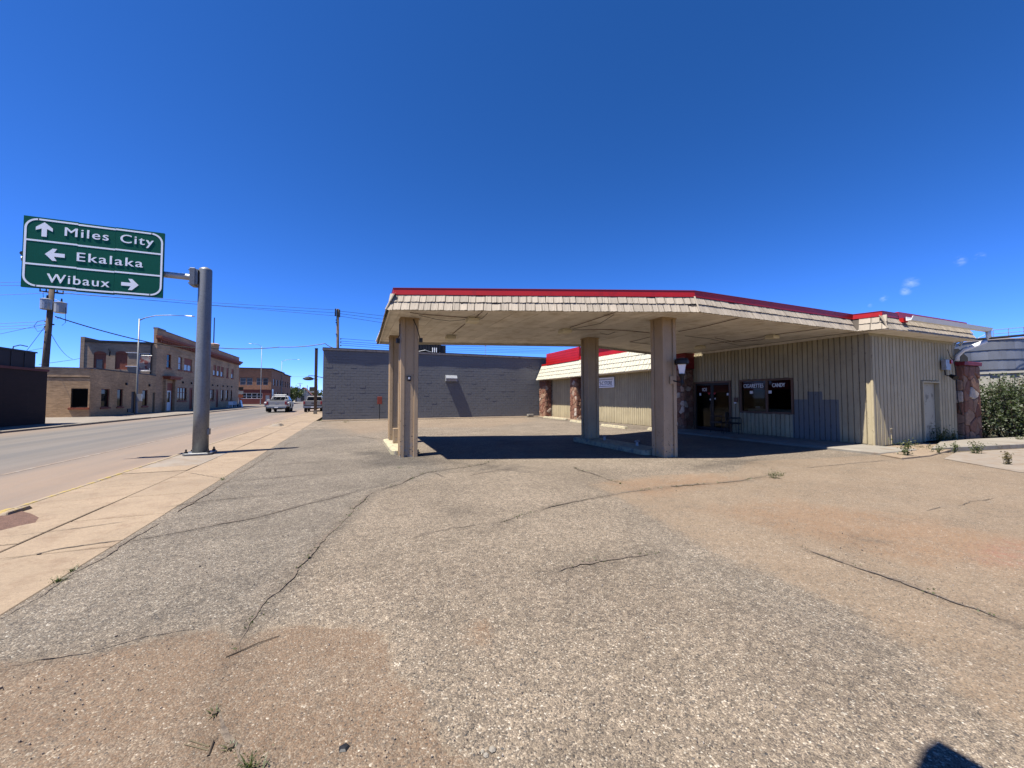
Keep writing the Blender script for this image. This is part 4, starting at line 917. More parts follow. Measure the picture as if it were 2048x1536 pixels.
for k in range(3):
    a, b = seam[k] + .002, seam[k + 1] - .002; dz = (.006, -.006, .004)[k] - .0
    p_ = B(a, b, SYP, SYP + .05, sz0 + dz, sz1 + dz).build('sign_section', MT['signgreen'], hs); pan.append(p_)
    zs = [sz0 + dz + .035, sz0 + (sz1 - sz0) * .333 + dz, sz0 + (sz1 - sz0) * .668 + dz, sz1 + dz - .035]
    F0, F1 = SYP - .004, SYP - .0005
    xa = a + (Rr if k == 0 else 0); xb = b - (Rr if k == 2 else 0)
    for z_a, z_b in ((zs[0], zs[0] + Bw), (zs[3] - Bw, zs[3])): B(xa, xb, F0, F1, z_a, z_b).build('border', MT['signwhite'], p_)
    for z_ in zs[1:3]: B(a + (.0205 + Bw if k == 0 else 0), b - (.0205 + Bw if k == 2 else 0), F0, F1, z_ - Bw / 2, z_ + Bw / 2).build('divider', MT['signwhite'], p_)
    if k in (0, 2):
        xe = a + .02 if k == 0 else b - .02; s = 1 if k == 0 else -1
        B(xe, xe + s * Bw, F0, F1, zs[0] + Rr, zs[3] - Rr).build('border', MT['signwhite'], p_)
        for zc, sg in ((zs[0] + Rr, -1), (zs[3] - Rr, 1)):                # round border corners
            xc = xe + s * Rr; N = 8
            q = [(xc - s * r_ * math.cos(R(90) * i / N), zc + sg * r_ * math.sin(R(90) * i / N)) for r_, ii in ((Rr, range(N + 1)), (Rr - Bw, range(N, -1, -1))) for i in ii]
            MB().extr([(x_, F0, z_) for x_, z_ in q], (0, F1 - F0, 0)).build('border_corner', MT['signwhite'], p_)
RS = (R(90), 0, 0)
def sgn(txt, xl, xr, yb, h):
    a, b = onY(xl, yb, SYP), onY(xr, yb, SYP)
    inst('lettering', text_mesh(txt, MT['signwhite'], b.x - a.x, h, .012, 1.16), hs, (a.x, SYP - .005, onY(xl, yb, SYP).z), RS)
sgn('Miles', 129.5, 218, 471.5, .225); ml = onY(129.5, 471.5, SYP).z; a_ = onY(241, 480, SYP).x; inst('lettering', text_mesh('City', MT['signwhite'], onY(307.5, 490, SYP).x - a_, .225, .012, 1.16), hs, (a_, SYP - .005, ml), RS); sgn('Ekalaka', 153.5, 286.5, 522, .23); sgn('Wibaux', 93.5, 219.5, 564.5, .23)
def arrow(xc, yc, ang, size):
    c = onY(xc, yc, SYP); q = [(-.5, -.13), (.05, -.13), (-.10, -.42), (.12, -.42), (.5, 0), (.12, .42), (-.10, .42), (.05, .13), (-.5, .13)]
    ca_, sa_ = math.cos(ang), math.sin(ang)
    pts = [(c.x + size * (u * ca_ - v * sa_), SYP - .006, c.z + size * (u * sa_ + v * ca_)) for u, v in q]
    MB().extr(pts, (0, .004, 0)).build('arrow', MT['signwhite'], hs)
arrow(89, 459, R(90), .37); arrow(110, 510, R(180), .37); arrow(260, 569, 0, .36)
MB().lathe([(.05, -.12), (.065, -.05), (.065, .06), (.04, .1)], (-7.70, SYP + .16, AZ + .17), 10, 'y').build('end_lamp', MT['darksteel'], hs)
for x_ in (-7.3, -6.2, -5.2): B(x_ - .03, x_ + .03, SYP + .05, py_ - .06, AZ - .5, AZ + .9).build('hanger', MT['galv'], hs)

# ================================================================== GREY BLOCK BUILDING
gb = thing('block_building', 'long dark grey painted block building behind the canopy with low coping', 'building', (6, 30, 0))
GX0, GX1, GY, GZ = -1.95, 24, 30.0, 4.98
B(GX0 + .01, GX1, GY + .02, 60, -.1, GZ).build('wall', MT['block'], gb)
m = MB(); rg = random.Random(8); bh, bw = .2, .4
for r_i in range(25):
    x = GX0 - (.2 if r_i % 2 else 0)
    while x < 15.6:
        a, b = max(x, GX0) + .003, x + bw - .003; d = rg.uniform(0, .0035) if rg.random() > .06 else rg.uniform(.005, .009)
        t_ = rg.uniform(0, .0015)
        if b - a > .05: m.add([(a, GY - d, r_i * bh + .004 - .05), (b, GY - d - t_, r_i * bh + .004 - .05), (b, GY - d, (r_i + 1) * bh - .004 - .05), (a, GY - d + t_, (r_i + 1) * bh - .004 - .05), (a, GY + .018, r_i * bh - .05 + .004), (b, GY + .018, r_i * bh - .05 + .004), (b, GY + .018, (r_i + 1) * bh - .054), (a, GY + .018, (r_i + 1) * bh - .054)],
                          [(0, 1, 2, 3), (0, 4, 5, 1), (1, 5, 6, 2), (2, 6, 7, 3), (3, 7, 4, 0)])
        x += bw
tag(m.build('block_courses', MT['block'], gb, norm=False), kind='stuff')
m = MB(); xs_ = [GX0 - .06 + i * .9 for i in range(30)]
for a, b in zip(xs_[:-1], xs_[1:]):
    o0, o1 = [.088 + .035 * mnoise.noise(Vector((q * .7, 1, 0))) + .02 * mnoise.noise(Vector((q * 2.3, 4, 0))) for q in (a, b)]
    m.add([(a, GY - o0, GZ), (b, GY - o1, GZ), (b, GY + .3, GZ), (a, GY + .3, GZ), (a, GY - o0, GZ + .13), (b, GY - o1, GZ + .13), (b, GY + .3, GZ + .13), (a, GY + .3, GZ + .13)], [(0, 3, 2, 1), (4, 5, 6, 7), (0, 1, 5, 4), (2, 3, 7, 6)])
m.build('coping', MT['capmetal'], gb, norm=False)
B(GX0 - .05, GX1, GY - .035, GY + .25, GZ + .13, GZ + .19).build('coping_cap', MT['asphaltroof'], gb)
B(GX0 - .06, GX0 + .2, GY + .31, 60, GZ, GZ + .19).build('coping', MT['capmetal'], gb)
vh = MB().extr([(6.72, GY - .01, 2.92), (6.72, GY - .34, 2.92), (6.72, GY - .34, 3.16), (6.72, GY - .22, 3.36), (6.72, GY - .01, 3.40)], (.9, 0, 0)).build('wall_vent_hood', MT['galv'], gb)
B(6.74, 7.60, GY - .345, GY - .341, 2.95, 3.13).build('vent_louvre', MT['capmetal'], vh)
ac = thing('rooftop_unit', 'dark finned rooftop cooling unit above the grey building', 'air conditioner', (5.6, 31.3, 5.0))
for k in range(9): B(4.7 + k * .21, 4.86 + k * .21, 31.0, 31.06, 5.45, 6.15).build('fin', MT['darksteel'], ac)
B(4.65, 6.6, 31.07, 32.3, 5.35, 6.2).build('housing', MT['asphaltroof'], ac)
for xx in (4.75, 5.6, 6.5): B(xx - .04, xx + .04, 31.1, 31.18, 5.0, 5.35).build('leg', MT['galv'], ac)
B(6.62, 7.0, 31.1, 31.6, 5.3, 5.9).build('control_box', MT['darksteel'], ac)
for xx in (5.9, 6.05, 6.2): MB().tube([(xx, 30.9, 5.1), (xx, 30.9, 5.65)], .04, 6).build('white_pipe', MT['white'], ac)
MB().tube([(4.8, 30.92, 5.3), (5.3, 30.9, 5.42), (5.8, 30.92, 5.28)], .03, 6).build('hose', MT['galv'], ac)
tv = thing('roof_mast', 'thin mast on the grey building roof', 'mast', (10.4, 31, 5)); MB().tube([(10.4, 31, 5), (10.4, 31, 6.1)], .02).build('mast', MT['galv'], tv); B(10.36, 10.44, 30.85, 31.15, 6.05, 6.09).build('tip', MT['galv'], tv)
rsn = thing('orange_sign', 'small orange-red board on a black post before the grey wall', 'sign', (1.83, 29.7, 0)); MB().tube([(1.83, 29.7, 0), (1.83, 29.7, 1.25)], .03, 6).build('post', MT['black'], rsn); B(1.66, 2.0, 29.66, 29.70, 1.15, 1.70).build('board', MT['orangesign'], rsn, bevel=.01)
bl = thing('gooseneck_lamp', 'dark shade lamp on an arm reaching left from the grey building', 'lamp', (-2.0, 41, 4.0))
pe = dep(617, 757, 42); MB().tube([(-1.95, pe.y + .3, pe.z - .15), (pe.x + .6, pe.y, pe.z + .30), (pe.x, pe.y, pe.z + .35), (pe.x, pe.y, pe.z + .1)], .04, 6).build('arm', MT['darksteel'], bl)
MB().lathe([(.10, .22), (.22, .18), (.55, .02), (.58, -.06), (.40, -.16), (.2, -.2)], pe, 14).build('shade', MT['black'], bl)

# ================================================================== ACROSS THE STREET
def wall_y(x0, x1, y, z0, z1, holes, t=.3):            # wall facing -Y with openings (x0,x1,z0,z1)
    xs_ = sorted({x0, x1} | {h for o in holes for h in o[:2]}); zs_ = sorted({z0, z1} | {h for o in holes for h in o[2:4]}); m_ = MB()
    for a, b in zip(xs_[:-1], xs_[1:]):
        run = None
        for c, d in zip(zs_[:-1], zs_[1:]):
            hole_ = any(o[0] <= (a + b) / 2 <= o[1] and o[2] <= (c + d) / 2 <= o[3] for o in holes)
            if hole_:
                if run: m_.box(a, b, y, y + t, run[0], run[1]); run = None
            else: run = (run[0] if run else c, d)
        if run: m_.box(a, b, y, y + t, run[0], run[1])
    return m_
def wall_x(y0, y1, x, z0, z1, holes, t=.3):            # wall facing +X with openings (y0,y1,z0,z1)
    m_ = wall_y(y0, y1, 0, z0, z1, holes, t); m_.v = [(x - b, a, c) for a, b, c in m_.v]; return m_
def winx(par, x, y0, y1, z0, z1, frame, pn, rail_=.5, sill=None, mull=0):
    fr = .07; w_ = B(x - .16, x - .08, y0, y0 + fr, z0, z1).box(x - .16, x - .08, y1 - fr, y1, z0, z1).box(x - .16, x - .08, y0 + fr, y1 - fr, z1 - fr, z1).box(x - .16, x - .08, y0 + fr, y1 - fr, z0, z0 + fr)
    if rail_: w_.box(x - .15, x - .09, y0 + fr, y1 - fr, z0 + (z1 - z0) * rail_ - .03, z0 + (z1 - z0) * rail_ + .03)
    for k in range(mull): yy = y0 + (y1 - y0) * (k + 1) / (mull + 1); w_.box(x - .15, x - .085, yy - .04, yy + .04, z0 + fr, z1 - fr)
    o = w_.build('window', MT[frame], par); B(x - .135, x - .125, y0 + fr, y1 - fr, z0 + fr, z1 - fr).build('pane', MT[pn], o)
    if sill: B(x - .05, x + .08, y0 - .1, y1 + .1, z0 - .14, z0).build('sill', MT[sill], o)
    return o
def winy(par, y, x0, x1, z0, z1, frame, pn, rail_=.5, sill=None, mull=0):
    fr = .07; w_ = B(x0, x0 + fr, y + .08, y + .16, z0, z1).box(x1 - fr, x1, y + .08, y + .16, z0, z1).box(x0 + fr, x1 - fr, y + .08, y + .16, z1 - fr, z1).box(x0 + fr, x1 - fr, y + .08, y + .16, z0, z0 + fr)
    for rz in ([rail_] if isinstance(rail_, float) else rail_ or []): w_.box(x0 + fr, x1 - fr, y + .085, y + .15, z0 + (z1 - z0) * rz - .03, z0 + (z1 - z0) * rz + .03)
    for k in range(mull): xx = x0 + (x1 - x0) * (k + 1) / (mull + 1); w_.box(xx - .04, xx + .04, y + .085, y + .15, z0 + fr, z1 - fr)
    o = w_.build('window', MT[frame], par); B(x0 + fr, x1 - fr, y + .125, y + .135, z0 + fr, z1 - fr).build('pane', MT[pn], o)
    if sill: B(x0 - .12, x1 + .12, y - .08, y + .05, z0 - .16, z0).build('sill', MT[sill], o)
    return o
# dark building at the left edge
db = thing('dark_building', 'dark maroon building with stepped upper storey at the left edge of the street', 'building', (-20, 27, 0))
B(-34, -17.5, 2, 33.0, -.1, 3.22).build('lower_storey', MT['brick_dark'], db); B(-34, -17.44, 1.9, 33.06, 3.22, 3.36).build('cornice', MT['maroon'], db)
ub = B(-32, -17.62, 2.5, 32.2, 3.36, 4.28).build('upper_storey', M('dark maroon sheet cladding', (.035, .02, .021), .7, .1), db); B(-32, -17.56, 2.5, 32.25, 4.28, 4.36).build('roof_edge', MT['black'], ub)
for k in range(14): B(-17.62, -17.6, 19 + k * .95, 19.03 + k * .95, 3.38, 4.27).build('cladding_seam', MT['black'], ub)
gl_ = MB().tube([onX(26, 697, -19.0), onX(27, 693, -19.0), onX(40, 690, -19.0), onX(55, 693, -19.0)], .03, 5); tag(gl_.build('roof_lamp', MT['darksteel']), 'thin curved lamp arm above the dark building roof', 'lamp')
# tan brick annex
AX, AY = -20.4, 43.4
an = thing('brick_annex', 'low tan brick annex with one wide dark window and narrow street windows', 'building', (-21, 48, 0))
hx = [(45.0, 46.3, .78, 2.42), (47.5, 48.5, .78, 2.45), (50.0, 50.9, .1, 2.25), (52.15, 53.3, .75, 2.45), (54.4, 55.0, .0, 2.2)]
wall_x(AY + .3, 54.98, AX, -.1, 4.08, hx).build('wall', MT['brick_tan'], an)
wall_y(-30, AX, AY, -.1, 4.05, [(-21.56, -20.50, .80, 2.40)]).build('wall', MT['brick_tan'], an)
B(-30, AX - .3, AY + .3, 54, 3.8, 3.95).build('roof', MT['asphaltroof'], an); B(-30, -20.0 - .2, AY - .05, AY + .35, 4.05, 4.14).build('coping', MT['capmetal'], an); B(AX - .35, AX + .05, AY + .36, 54.98, 4.09, 4.17).build('coping', MT['black'], an)
B(-30, AX - .02, AY - .025, AY - .001, 3.28, 3.34).build('brick_band', MT['brick_dark'], an)
winy(an, AY, -21.56, -20.50, .80, 2.40, 'black', 'pane', None, 'terracotta')
for (a, b, c, d) in hx[:2] + hx[3:4]: winx(an, AX, a, b, c, d, 'maroon', 'pane', None, 'terracotta')
B(AX - .2, AX - .12, 50.0, 50.9, .1, 2.25).build('door', MT['black'], an); B(AX - .2, AX - .1, 54.4, 55.0, 0, 2.2).build('door', M('olive door', (.20, .18, .11), .7), an)
B(AX, AX + .05, 49.3, 50.0, .2, .55).build('grille', MT['black'], an)
for yy in (48.9, 53.5): B(AX, AX + .12, yy - .09, yy + .09, 2.85, 3.1).build('wall_light', MT['black'], an)
# two-storey brick hotel
ho = thing('brick_hotel', 'long two-storey buff brick hotel with red-brown cornice and windows', 'building', (-21, 70, 0))
HX, HY0, HY1 = -20.4, 55.0, 88.9
up = [(57.6, 58.8), (60.9, 62.05), (62.7, 65.4), (69.0, 70.3), (74.1, 75.4), (75.85, 77.4), (77.85, 79.3), (80.9, 82.2), (83.9, 85.3)]
lo = [(60.9, 63.8, 1.25, 2.95), (66.5, 67.4, 1.25, 2.95), (72.6, 74.8, 1.25, 2.95), (78.45, 79.7, 1.2, 3.0), (80.95, 82.3, 1.2, 3.0), (83.6, 84.7, 1.2, 3.0)]
ds = [(57.46, 59.45, .1, 3.4), (64.7, 65.8, .1, 3.0), (75.65, 76.8, .1, 3.0)]
wall_x(HY0, HY1, HX, -.1, 9.35, [(a, b, 5.2, 6.85) for a, b in up] + lo + ds).build('wall', MT['brick_hotel'], ho)
for k, (a, b) in enumerate(up):
    pn = ('pane', 'panepale', 'panepale', 'pane', 'panepale', 'panepale', 'panepale', 'terracotta', 'panepale')[k]
    w_ = winx(ho, HX, a, b, 5.2, 6.85, 'terracotta', pn, .5, 'terracotta', 1 if k == 2 else 0)
    if k >= 2: B(HX - .12, HX - .07, a + .07, b - .07, 6.05, 6.78).build('blind_panel', MT['terracotta'], w_)
for (a, b, c, d) in lo: winx(ho, HX, a, b, c, d, 'terracotta', 'pane', .62, 'terracotta', 2 if b - a > 2 else 0)
for k, (a, b, c, d) in enumerate(ds):
    f = B(HX - .18, HX - .02, a, a + .16, c, d).box(HX - .18, HX - .02, b - .16, b, c, d).box(HX - .18, HX - .02, a + .16, b - .16, d - (.9 if k == 0 else .3), d).build('door', MT['terracotta'], ho)
    B(HX - .14, HX - .08, a + .16, b - .16, c, d - (.9 if k == 0 else .3)).build('door_leaf', MT['white' if k == 0 else 'terracotta'], f)
    if k == 0: B(HX - .078, HX - .07, a + .45, b - .5, 1.1, 2.3).build('pane', MT['pane'], f)
hd = B(HX, HX + .75, 56.7, 60.2, 4.0, 4.2).build('entrance_hood', MT['terracotta'], ho); B(HX, HX + .62, 56.9, 60.0, 3.82, 4.0).build('hood_moulding', MT['terracotta'], hd)
for yy in (57.1, 59.6): B(HX, HX + .25, yy - .17, yy + .17, 0, 3.82).build('pilaster', MT['brick_hotel'], hd)
for yy in (62.3, 65.2, 73.7, 76.2, 79.1, 81.6, 84.1): B(HX, HX + .16, yy - .08, yy + .08, 3.5, 3.75).build('wall_light', MT['black'], ho)
co_ = B(HX, HX + .55, HY0 - .3, HY1 + .3, 8.35, 8.62).build('cornice', MT['terracotta'], ho); B(HX, HX + .42, HY0 - .2, HY1 + .2, 8.20, 8.35).build('cornice_moulding', MT['terracotta'], co_)
dn = B(-.3, 0, -.12, .12, 0, .28).mesh('dentil', MT['terracotta'])
for k in range(62): inst('dentil', dn, co_, (HX + .31, HY0 + .3 + k * .545, 7.92))
B(HX, HX + .05, HY0, HY1, 7.35, 7.5).build('string_course', MT['brick_hotel'], ho)
B(HX - .36, HX + .06, HY0, HY0 + 2, 9.35, 9.55).build('parapet_cap', MT['conc'], ho); B(HX - .36, HX + .04, HY0 + 2, HY1, 9.35, 9.45).build('parapet_cap', MT['conc'], ho)
wall_y(-26.66, HX - .3, HY0, -.1, 7.55, [(-25.65, -24.65, 4.1, 6.35), (-23.91, -22.89, 4.72, 6.45), (-21.4, -20.85, 4.65, 6.6)][:2] + [(-21.95, -20.95, 4.65, 6.6)]).build('wall', MT['brick_wing'], ho)
B(-26.4, HX - .31, HY0 + .3, HY1, 7.2, 7.4).build('roof', MT['asphaltroof'], ho); B(-26.3, HX - .31, HY0 - .12, HY0 + .2, 7.56, 7.80).build('eave_gutter', MT['black'], ho)
B(-26.72, -26.4, HY0 - .05, HY1, -.1, 8.1).build('wall', MT['brick_wing'], ho)
for (a, b, z1) in ((-25.65, -24.65, 6.35), (-23.91, -22.89, 6.45)):
    B(a, b, HY0 + .08, HY0 + .14, 4.1 if a < -25 else 4.72, z1).build('boarded_opening', MT['terracotta'], ho)
    N = 8; arc = [((a + b) / 2 + (b - a) / 2 * math.cos(math.pi * i / N), HY0 - .01, z1 + .28 * math.sin(math.pi * i / N)) for i in range(N + 1)]; MB().extr(arc, (0, .15, 0)).build('arch_infill', MT['terracotta'], ho)
B(-25.45, -24.95, HY0 + .05, HY0 + .079, 4.12, 5.75).build('fire_door', MT['paneblue'], ho)
winy(ho, HY0, -21.95, -20.95, 4.65, 6.6, 'white', 'paneblue', (.25, .5, .75))
for z_ in (5.05, 6.55): B(-23.0, -22.0, HY0 - .06, HY0 - .001, z_, z_ + .06).build('white_strip', MT['white'], ho)
MB().tube([(-20.85, HY0 - .08, 4.2), (-20.85, HY0 - .08, 7.6)], .07, 6).build('downpipe', MT['black'], ho)
MB().tube([(-24.3, HY0 - .2, 6.1), (-24.25, HY0 - .25, 6.6), (-24.4, HY0 - .2, 6.9)], .06, 5).build('service_mast', MT['black'], ho)
MB().cone((-24.2, 58, 7.4), (-24.2, 58, 8.1), .1, .1, 8).build('roof_vent', MT['black'], ho)
chp = onX(437, 690, -21.2); cm = MB().lathe([(.75, 9.0), (.75, 10.2), (.85, 10.3), (.85, 10.6), (.6, 10.7)], (-21.6, chp.y - 1, 0), 10).build('chimney', MT['brick_hotel'], ho)
fp = onX(436, 637, -21.6); MB().cone((-21.6, chp.y - 1, 10.6), (-21.6, chp.y - 1, fp.z - .2), .09, .07, 8).build('flagpole', MT['darksteel'], ho)
# clutter on the hotel sidewalk
def patio_chair(y, rz, lab):
    t_ = thing('patio_chair', lab, 'chair', (-18.9, y, .02), 'white chairs outside the hotel'); Q = Matrix.Rotation(rz, 3, 'Z')
    def bb(n, *a):
        m_ = B(*a); m_.v = [tuple(Q @ Vector(p) + Vector((-18.9, y, .02))) for p in m_.v]; m_.build(n, MT['white'], t_)
    bb('seat', -.3, .3, -.3, .3, .40, .46); bb('backrest', -.3, .3, -.33, -.28, .46, 1.0)
    for a in (-.27, .27):
        for b in (-.27, .27): bb('leg', a - .03, a + .03, b - .03, b + .03, 0, .40)
patio_chair(77.2, .6, 'white chair outside the hotel, nearest of three'); patio_chair(78.7, -.4, 'white chair outside the hotel, middle of three'); patio_chair(80.2, .2, 'white chair outside the hotel, farthest of three')
pt = thing('planter_box', 'dark planter tub by the hotel doorway', 'planter', (-19.4, 66.5, .02)); MB().lathe([(.35, .02), (.5, .6), (.45, .55)], (-19.4, 66.5, 0), 10).build('tub', MT['black'], pt); MB().lathe([(.44, .5), (.3, .7), (.05, .8)], (-19.4, 66.5, 0), 8).build('soil_mound', MT['leaf'], pt)
sw = thing('sandwich_board', 'pale folding board leaning outside the hotel', 'sign board', (-18.6, 82.5, .02)); MB().extr([(-18.9, 82.1, .02), (-18.3, 82.1, .02), (-18.55, 82.1, 1.2), (-18.65, 82.1, 1.2)], (0, .9, 0)).build('board', MT['panepale'], sw)
dk = thing('dark_bench', 'dark bench and grill against the hotel wall', 'bench', (-19.7, 84.5, .02)); B(-20.1, -19.4, 83.4, 85.8, .4, .5).build('seat', MT['black'], dk); B(-20.15, -20.05, 83.4, 85.8, .5, 1.1).build('backrest', MT['black'], dk)
for yy in (83.5, 85.6): B(-20.0, -19.5, yy, yy + .1, .02, .4).build('leg', MT['black'], dk)
# red-brown corner building across the side street
cb = thing('corner_building', 'red-brown brick corner building with maroon ground floor and long white window', 'building', (-24, 130, 0))
CYF, CXF = 115.0, -19.4
ww = [(-26.1, -24.9), (-24.7, -23.5), (-22.6, -21.4), (-21.2, -20.1)]
wall_y(-36, CXF, CYF, 3.9, 9.0, [(a, b, 4.25 - .0, 6.6) for a, b in ()] + [(a, b, 4.9, 6.6) for a, b in ww]).build('wall', MT['brick_red'], cb)
for a, b in ww: winy(cb, CYF, a, b, 4.9, 6.6, 'panepale', 'paneblue', .5)
for a in (-26.2, -22.7): B(a, a + 2.75, CYF - .04, CYF + .07, 6.6, 6.72).build('lintel', MT['black'], cb)
wall_y(-36, CXF, CYF, -.1, 3.75, [(-25.86, -21.3, 1.45, 2.85), (-20.6, -19.7, 0, 2.3)]).build('ground_floor', MT['maroon'], cb)
winy(cb, CYF, -25.86, -21.3, 1.45, 2.85, 'white', 'pane', .45, None, 3); B(-20.6, -19.7, CYF + .1, CYF + .2, 0, 2.3).build('door', MT['panepale'], cb)
B(-36, CXF + .05, CYF - .08, CYF + .3, 3.75, 3.9).build('string_course', MT['brick_red'], cb); B(-36, CXF + .3, CYF - .3, CYF + .4, 9.0, 9.25).build('cornice', MT['asphaltroof'], cb)
B(-36, CXF + .02, CYF - .05, CYF - .001, 8.2, 8.4).build('corbel_band', MT['brick_red'], cb)
sw_ = [(118 + k * 4.6, 119.8 + k * 4.6) for k in range(7)]
wall_x(CYF + .3, 148, CXF, -.1, 9.0, [(a, b, 4.9, 6.7) for a, b in sw_] + [(a, b, 1.2, 3.2) for a, b in sw_[1::2]]).build('wall', MT['brick_red'], cb)
for a, b in sw_: winx(cb, CXF, a, b, 4.9, 6.7, 'black', 'paneblue', .5)
for a, b in sw_[1::2]: winx(cb, CXF, a, b, 1.2, 3.2, 'black', 'pane', .5)
B(CXF - .4, CXF + .3, CYF + .41, 134, 9.0, 9.25).build('cornice', MT['asphaltroof'], cb); B(CXF - .4, CXF + .3, 134, 148, 8.7, 8.95).build('cornice', MT['asphaltroof'], cb); B(-36, CXF - .4, CYF + .4, 148, 8.6, 8.8).build('roof', MT['asphaltroof'], cb)
B(CXF, CXF + .1, 116, 117.6, 1.6, 3.9).build('shop_board', MT['panepale'], cb)
# ================================================================== VEHICLES (nose towards +Y)
def wheel(par, x, y, r, w, lx, dual=False):
    s = 1 if lx > 0 else -1
    o = MB().lathe([(r * .62, -w / 2), (r * .93, -w / 2), (r, -w / 2 + .04), (r, w / 2 - .04), (r * .93, w / 2), (r * .62, w / 2)], (x, y, r), 18, 'x').build('wheel', MT['tyre'], par)
    MB().lathe([(r * .6, -.02), (r * .5, .0), (r * .2, .03), (r * .05, .03)] if s > 0 else [(r * .05, -.03), (r * .2, -.03), (r * .5, 0), (r * .6, .02)], (x + s * (w / 2 - .02), y, r), 14, 'x').build('rim', MT['galv'], o)
def side_profile(pts_fn): return pts_fn
def arch(yc, r, z0, n=8): return [(yc + r * math.cos(math.pi * (1 - i / n)), z0 + r * math.sin(math.pi * (1 - i / n))) for i in range(n + 1)]
def pickup(name, label, x, y, paint, group, service=False):
    t = thing(name, label, 'truck', (x, y, RZ), group)
    O = Vector((x, y, RZ)); W = 1.0 if not service else 1.02
    def bb(n, mat, *a, par=None, bev=.02):
        m_ = B(*a); m_.v = [tuple(Vector(p) + O) for p in m_.v]; return m_.build(n, mat, par or t, bevel=bev)
    def mm(m_, n, mat, par=None, bev=0): m_.v = [tuple(Vector(p) + O) for p in m_.v]; return m_.build(n, mat, par or t, bevel=bev)
    P = MT[paint]; L = 5.8
    # side skins with wheel arches
    prof = [(.06, .62)] + arch(1.15, .46, .55) + [(1.75, .45), (3.95, .45)] + arch(4.75, .46, .55) + [(5.6, .6), (5.75, .75), (5.72, 1.12), (4.15, 1.20), (4.05, 1.30), (.06, 1.36)]
    for s in (-1, 1): mm(MB().extr([(s * W, a, b) for a, b in prof], (-s * .09, 0, 0)), 'side_panel', P)
    bb('bed_floor', MT['darksteel'], -W + .1, W - .1, .1, 2.2, .72, .80, bev=0)
    tg = bb('tailgate', P, -W + .06, W - .06, .0, .07, .80, 1.35)
    mm(MB().box(-.16, .16, -.012, -.001, 1.02, 1.12), 'tailgate_handle', MT['black'] if not service else MT['galv'], tg)
    bu = bb('bumper', MT['chrome'], -W + .02, W - .02, -.16, -.01, .50, .72, bev=.03); mm(MB().box(-.18, .18, -.172, -.161, .55, .66), 'licence_plate', MT['print'], bu)
    bb('under_frame', MT['black'], -.45, .45, .2, 5.2, .35, .55, bev=0); bb('hitch', MT['black'], -.12, .12, -.1, .3, .38, .5, bev=0)
    for s in (-1, 1): bb('tail_light', MT['taillight'], s * (W - .20), s * (W - .01), -.03, .05, .92, 1.28, bev=.015)
    # cab
    c = MB(); c.loft([[(-W + .03, 2.15, .5), (W - .03, 2.15, .5), (W - .03, 4.2, .5), (-W + .03, 4.2, .5)], [(-W + .02, 2.15, 1.30), (W - .02, 2.15, 1.30), (W - .02, 4.2, 1.25), (-W + .02, 4.2, 1.25)],
                      [(-W + .2, 2.3, 1.86), (W - .2, 2.3, 1.86), (W - .22, 3.5, 1.88), (-W + .22, 3.5, 1.88)], [(-W + .3, 2.4, 1.93), (W - .3, 2.4, 1.93), (W - .32, 3.4, 1.94), (-W + .32, 3.4, 1.94)]])
    cab = mm(c, 'cab', P, bev=.02)
    mm(MB().quad((-W + .16, 2.165, 1.36), (W - .16, 2.165, 1.36), (W - .30, 2.275, 1.80), (-W + .30, 2.275, 1.80)), 'rear_window', MT['pane'], cab)
    for s in (-1, 1):
        mm(MB().quad((s * (W - .005), 2.35, 1.36), (s * (W - .005), 3.9, 1.34), (s * (W - .17), 3.45, 1.80), (s * (W - .17), 2.42, 1.80)), 'side_window', MT['pane'], cab)
        bb('mirror', MT['black'], s * (W + .02), s * (W + .22), 3.7, 3.8, 1.25, 1.5, par=cab)
    mm(MB().loft([[(-W + .1, 4.15, .8), (W - .1, 4.15, .8), (W - .1, 4.15, 1.28), (-W + .1, 4.15, 1.28)], [(-W + .15, 5.7, .6), (W - .15, 5.7, .6), (W - .15, 5.7, 1.10), (-W + .15, 5.7, 1.10)]]), 'hood', P)
    for yy in (1.15, 4.75):
        for s in (-1, 1): wheel(t, x + s * (W - .16), y + yy, .40, .27, s)
    for o in t.children:
        if o.name.startswith('wheel'): o.location.z += RZ
    if service:                                          # wrecker body: flared dual fenders, tool boxes, boom frame, light bar
        for s in (-1, 1):
            fp_ = [(.0, .70)] + arch(1.15, .52, .60) + [(2.1, .70), (2.1, 1.28), (.25, 1.22), (.0, 1.12)]
            mm(MB().extr([(s * 1.24, a, b) for a, b in fp_], (-s * .26, 0, 0)), 'fender', P)
            bb('tool_box', P, s * .72, s * 1.02, .35, 2.0, 1.20, 1.52); wheel(t, x + s * 1.08, y + 1.15, .40, .24, s)
            bb('brake_light', MT['taillight'], s * 1.02, s * 1.16, -.04, -.001, .88, .98, bev=.01)
            mm(MB().tube([(s * .62, 2.05, 1.2), (s * .62, 2.05, 2.05)], .045, 6), 'rack_post', MT['galv'])
            mm(MB().tube([(s * .30, .1, 1.35), (s * .22, 1.6, 1.75)], .06, 6), 'boom', MT['black'])
        mm(MB().tube([(-.62, 2.05, 2.05), (.62, 2.05, 2.05)], .045, 6), 'rack_bar', MT['galv']); bb('light_bar', MT['white'], -.6, .6, 2.55, 2.85, 1.96, 2.1)
        bb('winch_box', MT['darksteel'], -.55, .55, .5, 1.3, .8, 1.45)
        bb('rear_sill', P, -1.22, 1.22, -.03, .04, .70, .86)
    return t
tp = gnd(550, 823.5); pickup('tow_truck', 'white tow truck with flared rear fenders driving away along the street', tp.x + .3, tp.y - 1, 'carwhite', 'trucks on the street', True)
